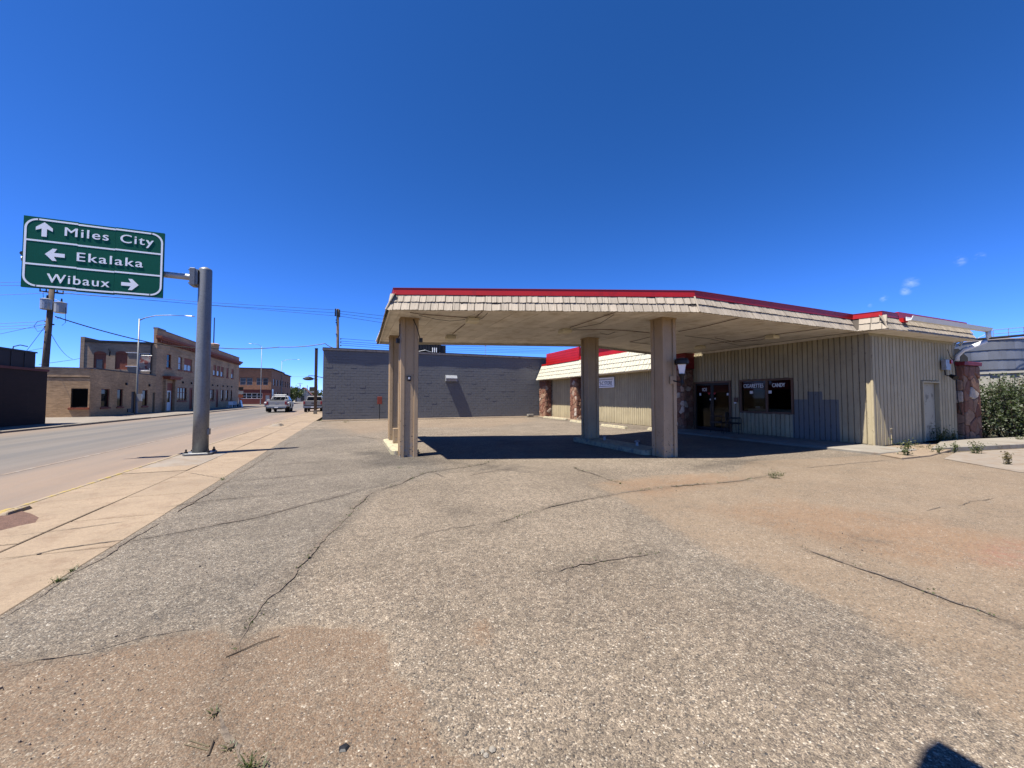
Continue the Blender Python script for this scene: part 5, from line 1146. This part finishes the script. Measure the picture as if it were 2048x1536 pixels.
pp_ = gnd(607, 823); pickup('pickup_truck', 'silver pickup parked at the kerb beyond the brown wooden post', pp_.x + 1.05, pp_.y - 1, 'carsilver', 'trucks on the street')

# ================================================================== STREET FURNITURE
def street_lamp(x, y, h, arm, lab, side=1, z0=.02, banner=False):
    t = thing('street_lamp', lab, 'street lamp', (x, y, z0), 'street lamps')
    MB().lathe([(.15, z0), (.15, z0 + .12), (.10, z0 + .2), (.09, 1.5), (.05, h)], (x, y, 0), 10).build('pole', MT['polegrey'], t, smooth=True)
    pts = [(x, y, h - .15), (x + side * arm * .12, y, h + .12), (x + side * arm * .35, y, h + .42), (x + side * arm * .65, y, h + .55), (x + side * arm, y, h + .58)]
    MB().tube(pts, [.05, .045, .04, .035, .03], 6).build('arm', MT['polegrey'], t, smooth=True)
    MB().loft([[(x + side * (arm + a), y + b * w_, h + .56 + c) for b, c in ((-1, 0), (1, 0), (.7, .08), (-.7, .08))] for a, w_ in ((-.05, .05), (.15, .14), (.55, .15), (.75, .06))]).build('luminaire', MT['galv'], t)
    if banner:
        q = MB(); q.loft([[(x + .12, y - .01, 4.3), (x + .95, y - .03, 4.55), (x + .95, y + .0, 4.55), (x + .12, y + .02, 4.3)], [(x + .12, y - .06, 5.0), (x + .98, y - .1, 5.1), (x + .98, y - .07, 5.1), (x + .12, y - .03, 5.0)], [(x + .12, y - .01, 5.75), (x + .98, y - .02, 5.75), (x + .98, y + .01, 5.75), (x + .12, y + .02, 5.75)]]); q.build('banner', M('faded banner', (.45, .40, .38), .8, .3, 3, c2=(.32, .08, .07), c2r=(.5, .56), c2s=2.2), t)
        MB().tube([(x, y, 5.77), (x + 1.05, y, 5.77)], .02).build('banner_arm', MT['galv'], t); MB().tube([(x, y, 4.25), (x + 1.05, y, 4.25)], .02).build('banner_arm', MT['galv'], t)
        B(x + .05, x + .4, y - .12, y + .1, 1.3, 2.0).build('control_cabinet', MT['panepale'], t)
    return t
lp = gnd(272, 829); street_lamp(lp.x, lp.y, 9.35, 3.6, 'tall street lamp with a torn banner before the tan annex', banner=True)
street_lamp(-20.9, 111, 14.3, 2.0, 'street lamp with short left arm before the corner building', -1)
l3 = dep(562, 808, 112); street_lamp(l3.x, l3.y, 12.4, 4.0, 'street lamp with long arm at the far side of the corner building')
l4 = dep(634, 806, 150); street_lamp(l4.x, l4.y, 9.0, 3.0, 'small distant street lamp beside the grey building edge')
# brown wooden post at the kerb
wp = gnd(630.5, 828); wpt = thing('wooden_post', 'tall brown square post on the sidewalk beyond the grey building corner', 'post', (wp.x, wp.y, 0))
B(wp.x - .13, wp.x + .13, wp.y - .13, wp.y + .13, -.05, 6.55).build('shaft', M('brown stained post', (.12, .065, .04), .8, .2), wpt, bevel=.01); B(wp.x - .16, wp.x + .16, wp.y - .16, wp.y + .16, -.05, .35).build('base_sleeve', MT['conc'], wpt); B(wp.x - .145, wp.x + .145, wp.y - .145, wp.y + .145, 6.55, 6.6).build('cap', MT['black'], wpt)
# sign at the hotel corner
hc = gnd(477, 812); cso = thing('corner_sign', 'small sign cluster on a pole at the hotel corner', 'sign', (hc.x, hc.y, 0)); MB().tube([(hc.x, hc.y, 0), (hc.x, hc.y, 3.8)], .05, 6).build('post', MT['galv'], cso)
for z_, c_ in ((3.2, 'darksteel'), (2.4, 'panepale'), (1.7, 'terracotta')): B(hc.x - .1, hc.x + .75, hc.y - .07, hc.y - .03, z_, z_ + .6).build('plate', MT[c_], cso)
# utility poles
def upole(p0, p1, lab, arms, r0=.2, r1=.13):
    t = thing('utility_pole', lab, 'utility pole', p0, 'utility poles'); p0, p1 = Vector(p0), Vector(p1)
    MB().tube([p0, p0.lerp(p1, .5), p1], [r0, (r0 + r1) / 2, r1], 10).build('pole', MT['wood'], t, smooth=True)
    for f, w, ax in arms:
        c = p0.lerp(p1, f); a = Vector(ax).normalized() * w / 2
        MB().tube([c - a, c + a], .055, 4).build('crossarm', MT['wood'], t)
        for k in (-.95, -.45, .45, .95): MB().cone(c + a * k + Vector((0, 0, .05)), c + a * k + Vector((0, 0, .24)), .05, .03, 7).build('insulator', MT['darksteel'], t)
    return t
D1 = 31.5; a1, b1 = dep(84, 775, D1), dep(105, 566, D1); a1.z = -.1
UX = (1, .35, 0)
u1 = upole(a1, b1, 'leaning timber utility pole with two grey transformers behind the dark building', ((.965, 1.7, UX), (.93, 1.3, UX)), .24, .17)
for px0, py0, r_ in ((92, 609, .33), (121, 616, .36)):
    c = dep(px0, py0, D1 - .35); k = MB().lathe([(r_ * .9, -.42), (r_, -.38), (r_, .36), (r_ * 1.06, .38), (r_ * 1.06, .43), (r_ * .5, .5)], c, 14).build('transformer', MT['galv'] if px0 < 100 else MT['panepale'], u1)
    MB().cone(c + Vector((.05, 0, .48)), c + Vector((.05, 0, .78)), .07, .045, 8).build('bushing', MT['darksteel'], k)
for px0, py0 in ((92, 643), (91, 653), (106, 649)): c = dep(px0, py0, D1); MB().cone(c - Vector((.07, 0, 0)), c + Vector((.07, 0, 0)), .06, .06, 8).build('insulator', MT['darksteel'], u1)
for pts in ([(90, 640), (75, 643), (68, 652), (75, 663), (88, 660), (92, 650)], [(131, 615), (131, 645), (124, 651)], [(107, 632), (114, 638), (122, 634)], [(87, 598), (86, 585), (80, 581)], [(108, 598), (118, 602), (122, 606)]):
    MB().tube([dep(*p, D1 - .4) for p in pts], .018, 4).build('jumper_wire', MT['black'], u1)
D2 = 46; a2, b2 = dep(676, 806, D2), dep(675.5, 618, D2); a2.z = 0
u2 = upole(a2, b2, 'bare timber utility pole rising behind the grey building', (), .2, .15)
for py0 in (640, 645, 668, 678, 684, 691): c = dep(680 if py0 > 670 else 671, py0, D2 - .2); MB().cone(c, c + Vector((.16, 0, 0)), .06, .05, 7).build('insulator', MT['darksteel'], u2)
for k in range(3): c = dep(671 + k * 4, 624 + k, D2 - .2); MB().cone(c - Vector((0, 0, .5)), c + Vector((0, 0, .4)), .09, .07, 7).build('cutout', MT['darksteel'], u2)
u3b, u3t = dep(600, 806, 190), dep(600, 766, 190); u3b.z = 0; upole(u3b, u3t, 'distant utility pole over the red-roofed house', ((.96, 2.2, (1, 0, 0)),), .2, .15)
# overhead wires
def wire(pts, lab, r=.017, sag=None, n=10):
    P = [Vector(p) for p in pts]; q = []
    for a, b in zip(P[:-1], P[1:]):
        for i in range(n):
            f = i / n; p = a.lerp(b, f); p.z -= (sag or 0) * 4 * f * (1 - f); q.append(p)
    q.append(P[-1]); o = MB().tube(q, r, 4).build('overhead_wire', MT['black'], loc=P[0]); tag(o, lab, 'wire', 'overhead wires'); return o
k = 0
names = ['overhead wire running left of the sign, topmost', 'overhead wire running left of the sign, second down', 'overhead wire running left of the sign, lowest', 'low wire leaving the leaning pole to the left, topmost', 'low wire leaving the leaning pole to the left, second', 'low wire leaving the leaning pole to the left, third', 'low wire leaving the leaning pole downhill to the left edge']
for (a, b), lab in zip((((0, 565), (45, 564)), ((0, 571), (45, 571)), ((0, 590), (100, 586)), ((0, 647), (92, 643)), ((0, 653), (92, 649)), ((0, 658), (92, 655)), ((0, 668), (92, 648))), names):
    wire([dep(*a, 30.5), dep(*b, D1)], lab, .015)
wire([dep(90, 653, D1), dep(53, 702, 30)], 'guy wire sloping from the leaning pole to the dark building', .02); wire([dep(101, 665, D1), dep(145, 718, 40)], 'drop wire from the leaning pole to the hotel wing', .018, .4); wire([dep(78, 729, 32), dep(150, 719, 41), dep(178, 712, 41.3)], 'slack wire meeting the hotel wing wall', .018)
wire([dep(55, 702, 34), dep(87, 696, D1)], 'short wire between dark building and leaning pole', .015)
wire([dep(110, 633, D1), dep(315, 688, 38), dep(440, 696, 42), dep(560, 694, 45), dep(650, 687, 46), dep(676, 697, D2)], 'thick twisted service cable crossing the street at roof height', .045, .15)
for (p, lab) in (([(120, 586), (330, 603), (674, 632)], 'high line above the street, middle'), ([(112, 580), (400, 604), (676, 620)], 'high line above the street, topmost'), ([(110, 584), (400, 609), (676, 626)], 'high line above the street, lowest')):
    wire([dep(p[0][0], p[0][1], D1), dep(p[1][0], p[1][1], 37), dep(p[2][0], p[2][1], D2)], lab, .016)
for j, (y0, y1) in enumerate(((622, 640), (627, 648), (632, 657))): wire([dep(678, y0, D2), dep(1000, y0 + (y1 - y0) * 2.0, 70)], 'upper line behind the canopy, number %s from the top' % ('one', 'two', 'three')[j], .02)
for j, (y0, y1) in enumerate(((677, 692), (682, 697), (686, 701), (690, 705))): wire([dep(680, y0, D2), dep(860, y0 + 13, 58), dep(1100, y1 + 6 - j * 1.5, 80)], 'lower line behind the grey building, number %s from the top' % ('one', 'two', 'three', 'four')[j], .022)
wire([dep(576, 753, 130), dep(650, 754, 130)], 'distant wire at the end of the street', .03)

# far end of the street
fh = dep(598, 807, 165); fhs = thing('gable_house', 'small pale gabled house with a red roof at the end of the street', 'house', (fh.x, fh.y, 0))
hx0, hy0 = fh.x, fh.y; wl_ = MB(); wl_.extr([(hx0 - 1.5, hy0, 0), (hx0 + 4.2, hy0, 0), (hx0 + 4.2, hy0, 3.2), (hx0 + 1.5, hy0, 5.8), (hx0 - 1.5, hy0, 3.0)], (0, 10, 0)); wl_.build('wall', MT['panepale'], fhs)
rf = MB(); rf.extr([(hx0 - 2.4, hy0 - .5, 2.3), (hx0 + 1.5, hy0 - .5, 6.3), (hx0 + 4.9, hy0 - .5, 2.9), (hx0 + 4.9, hy0 - .5, 2.7), (hx0 + 1.5, hy0 - .5, 6.05), (hx0 - 2.4, hy0 - .5, 2.1)], (0, 11, 0)); rf.build('roof', M('faded red roof', (.42, .16, .11), .8), fhs)
B(hx0 + .6, hx0 + 2.0, hy0 - .06, hy0 - .01, .3, 2.6).build('door', MT['paneblue'], fhs); B(hx0 + 3.0, hx0 + 3.8, hy0 - .06, hy0 - .01, 0, 2.6).build('window', MT['pane'], fhs)
fsg = dep(620, 795, 120); fs_ = thing('gantry_sign', 'dark board sign on two posts far down the street', 'sign', (fsg.x, fsg.y, 0))
q0, q1 = dep(619, 774, 120), dep(634, 782, 120); B(q0.x, q1.x, q0.y - .1, q0.y, q1.z, q0.z).build('board', M('olive board', (.16, .15, .10), .7), fs_); B(q0.x, q1.x, q0.y - .12, q0.y - .01, q1.z - .5, q1.z - .05).build('lower_board', MT['panepale'], fs_)
for px0 in (614, 634): c = dep(px0, 806, 120); MB().tube([(c.x, c.y, 0), (c.x, c.y, q0.z + .5)], .1, 6).build('post', MT['galv'], fs_)

# ================================================================== VEGETATION
rv = random.Random(99)
def leaf(m, c, s, r_):
    d = Vector((r_.gauss(0, 1), r_.gauss(0, 1), r_.gauss(0, .8))).normalized(); t = d.cross(Vector((r_.gauss(0, 1), r_.gauss(0, 1), r_.gauss(0, 1)))).normalized()
    a = d * s; b = t * s * .42
    m.add([c - a * .5, c + b * .9, c + a * .6, c - b * .9], [(0, 1, 2, 3)])
def crown(m, c, rad, clumps, per, ls, r_, drop=.0):
    for _ in range(clumps):
        while True:
            p = Vector((r_.uniform(-1, 1), r_.uniform(-1, 1), r_.uniform(-1, 1)))
            if .25 < p.length < 1: break
        p = Vector((c[0] + p.x * rad[0], c[1] + p.y * rad[1], c[2] + p.z * rad[2])); s = r_.uniform(.5, 1.1) * min(rad) * .24
        for _ in range(per): leaf(m, p + Vector((r_.gauss(0, s), r_.gauss(0, s), r_.gauss(0, s * .7))), ls * r_.uniform(.6, 1.3), r_)
def tree(x, y, h, rw, lab, mat='treeleaf'):
    t = thing('street_tree', lab, 'tree', (x, y, 0), 'trees at the end of the street')
    tk = MB().tube([(x, y, -.1), (x + .1, y, h * .3), (x - .1, y, h * .6)], [.22, .17, .09], 7)
    for k in range(5):
        a = k * 1.26; tk.tube([(x, y, h * (.28 + .05 * k)), (x + math.cos(a) * rw * .6, y + math.sin(a) * rw * .6, h * (.55 + .06 * k))], [.09, .03], 5)
    tk.build('trunk', MT['stem'], t); m = MB(); crown(m, (x, y, h * .62), (rw, rw, h * .38), 70, 26, .45, rv); m.build('crown', MT[mat], t, norm=False)
for px0, d_, h_, w_, lab in ((584, 150, 6.2, 3.4, 'leafy tree left of the red-roofed house'), (592, 158, 5.6, 2.6, 'tree touching the red-roofed house'), (607, 185, 5.2, 2.4, 'tree just right of the red-roofed house'), (620, 175, 5.6, 3.6, 'tree behind the board sign'), (637, 200, 5.5, 3.5, 'distant tree beside the grey building edge')):
    c = dep(px0, 806, d_); tree(c.x, c.y, h_, w_, lab)
m = MB()
for _ in range(260):
    x = rv.uniform(-140, 40); y = rv.uniform(330, 420); crown(m, (x, y, 2.2), (5, 5, 2.6), 5, 12, 1.6, rv)
tag(m.build('far_treeline', MT['treeleaf'], norm=False), 'far belt of trees closing the street', 'trees', kind='stuff')
# big shrub at the right edge
bs = thing('wild_shrub', 'dense green wild shrub beside the stone pier and cream wall', 'shrub', (24.3, 7.9, 0))
stm = MB(); m = MB(); rsb = random.Random(31)
SB = Vector((23.9, 7.7, 0))
for k in range(100):
    SB = Vector((23.9, 7.7, 0)) if k % 2 else Vector((24.6, 6.5, 0)); a = rsb.uniform(0, 2 * math.pi); sp = rsb.uniform(.2, 1.75); hh = rsb.uniform(.9, 2.65) * (1 - .10 * sp)
    b0 = SB + Vector((math.cos(a) * sp * .45, math.sin(a) * sp * .3, -.05)); b1 = SB + Vector((math.cos(a) * sp * .9, math.sin(a) * sp * .5, hh * .6)); b2 = SB + Vector((math.cos(a) * sp * 1.25 + rsb.gauss(0, .15), math.sin(a) * sp * .7, hh))
    stm.tube([b0, b1, b2], [.022, .014, .005], 4)
    for i in range(95):
        f = rsb.random() ** .7; p = b0.lerp(b1, f * 2) if f < .5 else b1.lerp(b2, f * 2 - 1); s = .11 + .12 * (1 - abs(f - .5))
        leaf(m, p + Vector((rsb.gauss(0, s), rsb.gauss(0, s), rsb.gauss(0, s * .8))), rsb.uniform(.06, .12), rsb)
    for _ in range(3):                                   # twiggy shoots break the outline
        q = b2 + Vector((rsb.gauss(0, .25), rsb.gauss(0, .2), rsb.uniform(.02, .3))); stm.tube([b2.lerp(b1, .2), q], [.006, .003], 3)
        for i in range(9): leaf(m, b2.lerp(q, rsb.random()) + Vector((rsb.gauss(0, .03), rsb.gauss(0, .03), rsb.gauss(0, .03))), rsb.uniform(.05, .09), rsb)
stm.build('branches', MT['stem'], bs); m.build('foliage', MT['leaf'], bs, norm=False)
# weeds: each clump its own plant
def weed(x, y, z, h, n, spread, lab, mat='weed', leafy=True, grp='weeds in the cracks'):
    t = thing('weed', lab, 'weed', (x, y, z), grp); m_ = MB(); r_ = rv
    for _ in range(max(6, int(n * .6))):
        a = r_.uniform(0, 6.28); l = h * r_.uniform(.5, 1.1); d = Vector((math.cos(a), math.sin(a), 0)) * spread * r_.uniform(.2, 1); b = Vector((x, y, z)) + Vector((r_.gauss(0, spread * .18), r_.gauss(0, spread * .18), 0))
        mid = b + d * .4 + Vector((0, 0, l * .6)); tip = b + d + Vector((0, 0, l)); w_ = .004 + h * .008; sd = Vector((-math.sin(a), math.cos(a), 0)) * w_
        m_.add([b - sd, b + sd, mid + sd * .8, mid - sd * .8, tip], [(0, 1, 2, 3), (3, 2, 4)])
        if leafy:
            for k in range(11): leaf(m_, b.lerp(tip, r_.uniform(.2, 1)) + Vector((r_.gauss(0, .02), r_.gauss(0, .02), r_.gauss(0, .02))) * (1 + h), min(.05, h * r_.uniform(.08, .16)), r_)
    m_.build('leaves', MT[mat], t, norm=False)
    B(x - .01, x + .01, y - .01, y + .01, z - .02, z + .02).build('root', MT['stem'], t)
for px0, py0, h_, n_, sp, lab, mt in ((1880, 886, .62, 44, .32, 'tall leafy weed clump against the side door of the store', 'weed'), (1905, 884, .42, 30, .3, 'leafy weed clump right of the store side door', 'weed'), (1812, 914, .46, 26, .22, 'bushy weed at the broken slab corner before the store side wall', 'weed'), (1838, 902, .12, 14, .3, 'low dry weed on the slab before the side wall', 'straw'),
        (1875, 908, .34, 14, .18, 'thin weed at the kerb slab, left of a pair', 'weed'), (1909, 905, .36, 16, .16, 'thin weed at the kerb slab below the stone pier', 'weed'), (1952, 908, .42, 22, .2, 'weed sprouting at the kerb slab end under the shrub', 'weed'), (2015, 930, .34, 20, .16, 'dry tuft standing alone on the grey apron', 'straw'),
        (1548, 957, .16, 24, .16, 'green weed tuft in the long crack before the canopy', 'weed'), (1562, 952, .10, 12, .1, 'small weed just right of the tuft in the long crack', 'weed'), (505, 1545, .07, 26, .07, 'green weed in the crack at the bottom edge', 'weed'), (462, 1500, .03, 14, .05, 'tiny weed in the near crack', 'weed'), (430, 1432, .03, 18, .05, 'second tiny weed up the near crack', 'weed'),
        (118, 1163, .05, 26, .09, 'low weed in the joint between walk and lot, nearest', 'weed'), (145, 1142, .04, 18, .08, 'low weed in the walk joint, second', 'weed'), (445, 961, .07, 18, .1, 'weed in the walk joint near the sign pole', 'weed'), (760, 838, .45, 22, .5, 'grass clump at the grey wall by the orange board', 'straw'), (772, 834, .5, 26, .4, 'green clump at the grey wall left of the columns', 'weed'),
        (945, 833, .28, 40, .7, 'low weeds at the foot of the grey wall vent shadow', 'weed'), (975, 833, .3, 40, .7, 'low weeds along the grey wall, middle', 'weed'), (1000, 831, .3, 30, .6, 'low weeds along the grey wall, right', 'straw'), (692, 845, .18, 24, .5, 'dry weeds at the grey wall corner', 'straw'), (800, 937, .05, 14, .12, 'small weed in the crack left of the shadow', 'weed'),
        (1240, 968, .05, 10, .08, 'speck of weed at the end of the short crack', 'weed'), (1845, 898, .2, 18, .5, 'dead stalks along the store side wall', 'straw'), (1990, 897, .16, 12, .2, 'sparse weed on the kerb slab by the shrub', 'weed'), (2040, 885, .3, 40, .4, 'ground weeds under the shrub', 'weed')):
    p = gnd(px0, py0); weed(p.x, p.y, .0, h_, n_, sp, lab, mt)
m = MB()                                                 # scraps of growth along the cracks
for pts, w in CR[:6]:
    for a, b in zip(pts[:-1], pts[1:]):
        A_, B_ = gnd(*a), gnd(*b)
        for _ in range(int((B_ - A_).length * 5)):
            p = A_.lerp(B_, rv.random()); s = rv.uniform(.008, .025)
            for _ in range(5): leaf(m, p + Vector((rv.gauss(0, s * 1.5), rv.gauss(0, s * 1.5), .012 + abs(rv.gauss(0, s * .6)))), s, rv)
tag(m.build('crack_moss', MT['weed'], norm=False), 'tiny weeds scattered along the lot cracks', 'weeds', kind='stuff')

# loose chippings on the lot
m = MB(); rgv = random.Random(17)
def pebble(x, y, s):
    h = s * rgv.uniform(.2, .4); n = 5; a0 = rgv.uniform(0, 6); ring = [(x + s * .5 * rgv.uniform(.7, 1.2) * math.cos(a0 + k * 6.283 / n), y + s * .5 * rgv.uniform(.7, 1.2) * math.sin(a0 + k * 6.283 / n), .012 + h * .35) for k in range(n)]
    m.add(ring + [(x + rgv.gauss(0, s * .1), y + rgv.gauss(0, s * .1), .012 + h)] + [(p[0] * .98 + x * .02, p[1] * .98 + y * .02, .002) for p in ring], [(k, (k + 1) % n, n) for k in range(n)] + [(k, n + 1 + k, n + 1 + (k + 1) % n, (k + 1) % n) for k in range(n)])
for _ in range(3600):
    r_ = 1.5 + 8.5 * rgv.random() ** 1.7; a = YAW + rgv.uniform(-.95, .95); x, y = r_ * math.sin(a), r_ * math.cos(a)
    if x < -2.3 or x > 13: continue
    w_ = 1 if (x > 3.4 and y < 6) or (x < .4 and y < 3.2) else .35
    if rgv.random() > w_: continue
    pebble(x, y, rgv.choice((.004, .005, .006, .008)) * rgv.uniform(.7, 1.4) if rgv.random() < .99 else rgv.uniform(.012, .02))
gm = NT('loose chippings'); gc = gm.xyz(gm.voro(40, out='Color')); gm.done(gm.ramp(gc[0], [(0, (.16, .13, .11)), (.3, (.3, .23, .17)), (.6, (.45, .34, .24)), (.85, (.62, .5, .38)), (1, (.78, .7, .6))]), .85)
tag(m.build('loose_gravel', gm.m, norm=False), 'loose chippings scattered over the lot', 'gravel', kind='stuff')
# litter
def stick(p0, p1, r_, lab, branches=()):
    a, b = gnd(*p0, .012), gnd(*p1, .012); t = thing('stick', lab, 'stick', a, 'sticks on the lot'); mid = a.lerp(b, .55) + Vector((.01, .01, .006)); MB().tube([a, mid, b], [r_, r_ * .9, r_ * .5], 5).build('twig', MT['stem'], t)
    for q in branches: MB().tube([a.lerp(b, q[0]), gnd(*q[1], .014)], [r_ * .6, r_ * .3], 4).build('side_twig', MT['straw'], t)
stick((452, 1314), (560, 1271), .004, 'thin dark stick lying across the near crack'); stick((416, 1512), (421, 1474), .006, 'short thick twig near the bottom edge', ((.3, (368, 1488)), (.5, (378, 1480))))
pk = gnd(688, 1495, .01); st_ = thing('dark_stone', 'dark flat stone on the near dirt', 'stone', pk); MB().lathe([(.014, .004), (.026, .009), (.016, .015), (.003, .016)], (pk.x, pk.y, 0), 5).build('stone', MT['black'], st_)
ss = [(985, 1497, .018), (972, 1508, .014), (965, 1500, .010)]
for k, (a, b, s) in enumerate(ss):
    p = gnd(a, b, .01); o = MB().lathe([(s * .6, .002), (s, s * .4), (s * .6, s * .8), (s * .1, s * .9)], (p.x, p.y, 0), 6).build('pale_stone', MT['conc'], loc=(p.x, p.y, 0)); tag(o, ('largest pale pebble near the bottom edge', 'middle pale pebble near the bottom edge', 'smallest pale pebble near the bottom edge')[k], 'pebble', 'pale pebbles')
for k, (a, b) in enumerate(((36, 1022), (520, 1240))):
    p = gnd(a, b); 
kl = thing('kerb_chunk', 'broken yellow-painted kerb chunk at the left edge of the walk', 'rubble', gnd(38, 1023)); q = gnd(38, 1023); MB().loft([[(q.x - .16, q.y - .22, -.05), (q.x + .02, q.y - .25, -.05), (q.x + .07, q.y + .2, -.05), (q.x - .1, q.y + .24, -.05)], [(q.x - .12, q.y - .15, .035), (q.x + .0, q.y - .2, .05), (q.x + .03, q.y + .14, .055), (q.x - .07, q.y + .18, .03)]]).build('chunk', km.m, kl, bevel=.012)
kl = thing('pale_rubble', 'pale lump of broken concrete on the far end of the kerb', 'rubble', gnd(553, 852)); q = gnd(553, 852); MB().loft([[(q.x - .35, q.y - .4, -.05), (q.x + .3, q.y - .5, -.05), (q.x + .4, q.y + .5, -.05), (q.x - .2, q.y + .4, -.05)], [(q.x - .2, q.y - .2, .12), (q.x + .15, q.y - .3, .16), (q.x + .2, q.y + .3, .14), (q.x - .1, q.y + .2, .10)]]).build('lump', MT['slabgrey'], kl, bevel=.03)

# ================================================================== BEHIND THE STORE
FX_ = 30.0
fw = thing('cream_wall', 'cream panel wall with pilasters behind the shrub', 'wall', (FX_, 8, 0))
fz = onX(2000, 743, FX_).z
B(FX_, FX_ + .2, -2, 13, -.1, fz - .1).build('panel', MT['fence'], fw); B(FX_ - .1, FX_ + .26, -2, 13, fz - .1, fz).build('coping', MT['fence'], fw)
for px0 in (1972, 2012, 2052, 2090): p = onX(px0, 780, FX_); B(FX_ - .05, FX_ - .001, p.y - .16, p.y + .16, -.1, fz - .101).build('pilaster', MT['fence'], fw)
def grain_bin(px0, px1, ptop, D, lab):
    a, b = dep(px0, 700, D), dep(px1, 700, D); c = (a + b) / 2; r_ = (b - a).length / 2; zt = dep(px0, ptop, D).z
    t = thing('grain_bin', lab, 'grain bin', (c.x, c.y, 0), 'galvanised grain bins'); n = 28; rings = 7
    for k in range(rings):
        z0 = zt * k / rings; z1 = zt * (k + 1) / rings - .05
        for j in range(14):                                # curved sheets, one object each
            if k < 3: continue
            a0 = 2 * math.pi * (j + .5 * (k % 2)) / 14; m_ = MB(); ar = [a0 + 2 * math.pi / 14 * i / 4 for i in range(5)]
            if math.cos(ar[2]) * (-c.x) + math.sin(ar[2]) * (-c.y) < -r_: pass
            rr = r_ + .015 * (j % 2)
            vs = [(c.x + rr * math.cos(q), c.y + rr * math.sin(q), z) for z in (z0, z1) for q in ar]; m_.add(vs, [(i, i + 1, 6 + i, 5 + i) for i in range(4)]); m_.build('sheet', MT['bin'], t, norm=False)
        if k < 3: MB().lathe([(r_, z0), (r_, z1)], (c.x, c.y, 0), n).build('lower_ring', MT['bin'], t)
        MB().lathe([(r_ - .02, z1), (r_ + .10, z1 + .01), (r_ + .10, z1 + .06), (r_ - .02, z1 + .07)], (c.x, c.y, 0), n).build('ring_band', MT['darksteel'], t)
    MB().lathe([(r_ + .15, zt), (r_ * .5, zt + r_ * .12), (.3, zt + r_ * .2)], (c.x, c.y, 0), n).build('roof', MT['capmetal'], t)
    return c, r_, zt
c1_, r1_, z1_ = grain_bin(1931, 2030, 685, 58, 'galvanised grain bin, left one above the cream wall')
c2_, r2_, z2_ = grain_bin(2028, 2130, 679, 58, 'galvanised grain bin, right one cut by the picture edge')
cwk = thing('catwalk', 'dark steel catwalk with handrail over the grain bins', 'walkway', (c1_.x, c1_.y, z1_))
A_, B_ = dep(1915, 682, 53), dep(2120, 664, 53); MB().tube([A_, B_], .16, 4).build('deck', MT['darksteel'], cwk)
for dz in (.5, 1.0): MB().tube([A_.lerp(B_, .35) + Vector((0, 0, dz * 1.1)), B_ + Vector((0, 0, dz * 1.1))], .04, 4).build('handrail', MT['galv'], cwk)
for f in (.35, .5, .65, .8, .95): MB().tube([A_.lerp(B_, f), A_.lerp(B_, f) + Vector((0, 0, 1.1))], .04, 4).build('post', MT['galv'], cwk)
MB().tube([A_.lerp(B_, .18), A_.lerp(B_, .35) + Vector((0, 0, 1.1))], .04, 4).build('handrail', MT['galv'], cwk)
el = thing('elevator_shed', 'dark gabled shed and steel truss between the store and the grain bins', 'shed', (dep(1920, 800, 50).x, dep(1920, 800, 50).y, 0))
s0, s1, s2, s3 = dep(1895, 735, 50), dep(1905, 700, 50), dep(1917, 697, 50), dep(1936, 715, 50); base0, base1 = dep(1890, 800, 50), dep(1938, 800, 50)
MB().extr([(base0.x, base0.y, 0), (base1.x, base1.y, 0), tuple(s3), tuple(s2), (base0.x, base0.y, s1.z)], (3, 6, 0)).build('wall', MT['asphaltroof'], el)
for (p, q) in (((1895, 690), (1945, 676)), ((1895, 680), (1930, 676)), ((1905, 692), (1915, 678)), ((1918, 690), (1925, 677)), ((1915, 678), (1908, 695)), ((1930, 676), (1920, 692)), ((1900, 720), (1935, 728)), ((1920, 700), (1922, 735))): MB().tube([dep(*p, 49), dep(*q, 49)], .09, 4).build('truss_bar', MT['darksteel'], el)
# unseen board on a post, added beside the viewpoint to cast a shadow
ps = thing('shadow_caster', 'unseen board on a post added to cast the corner shadow at lower right', 'sign', (.78, -1.3, 0))
MB().cone((.78, -1.3, 0), (.78, -1.3, 3.0), .09, .08, 12).build('post', MT['polegrey'], ps); B(.72, .84, -2.2, .60, 3.0, 4.0).build('caster_board', MT['signwhite'], ps); B(.70, .719, -2.2, .60, 3.0, 3.1).build('trim', MT['red'], ps)
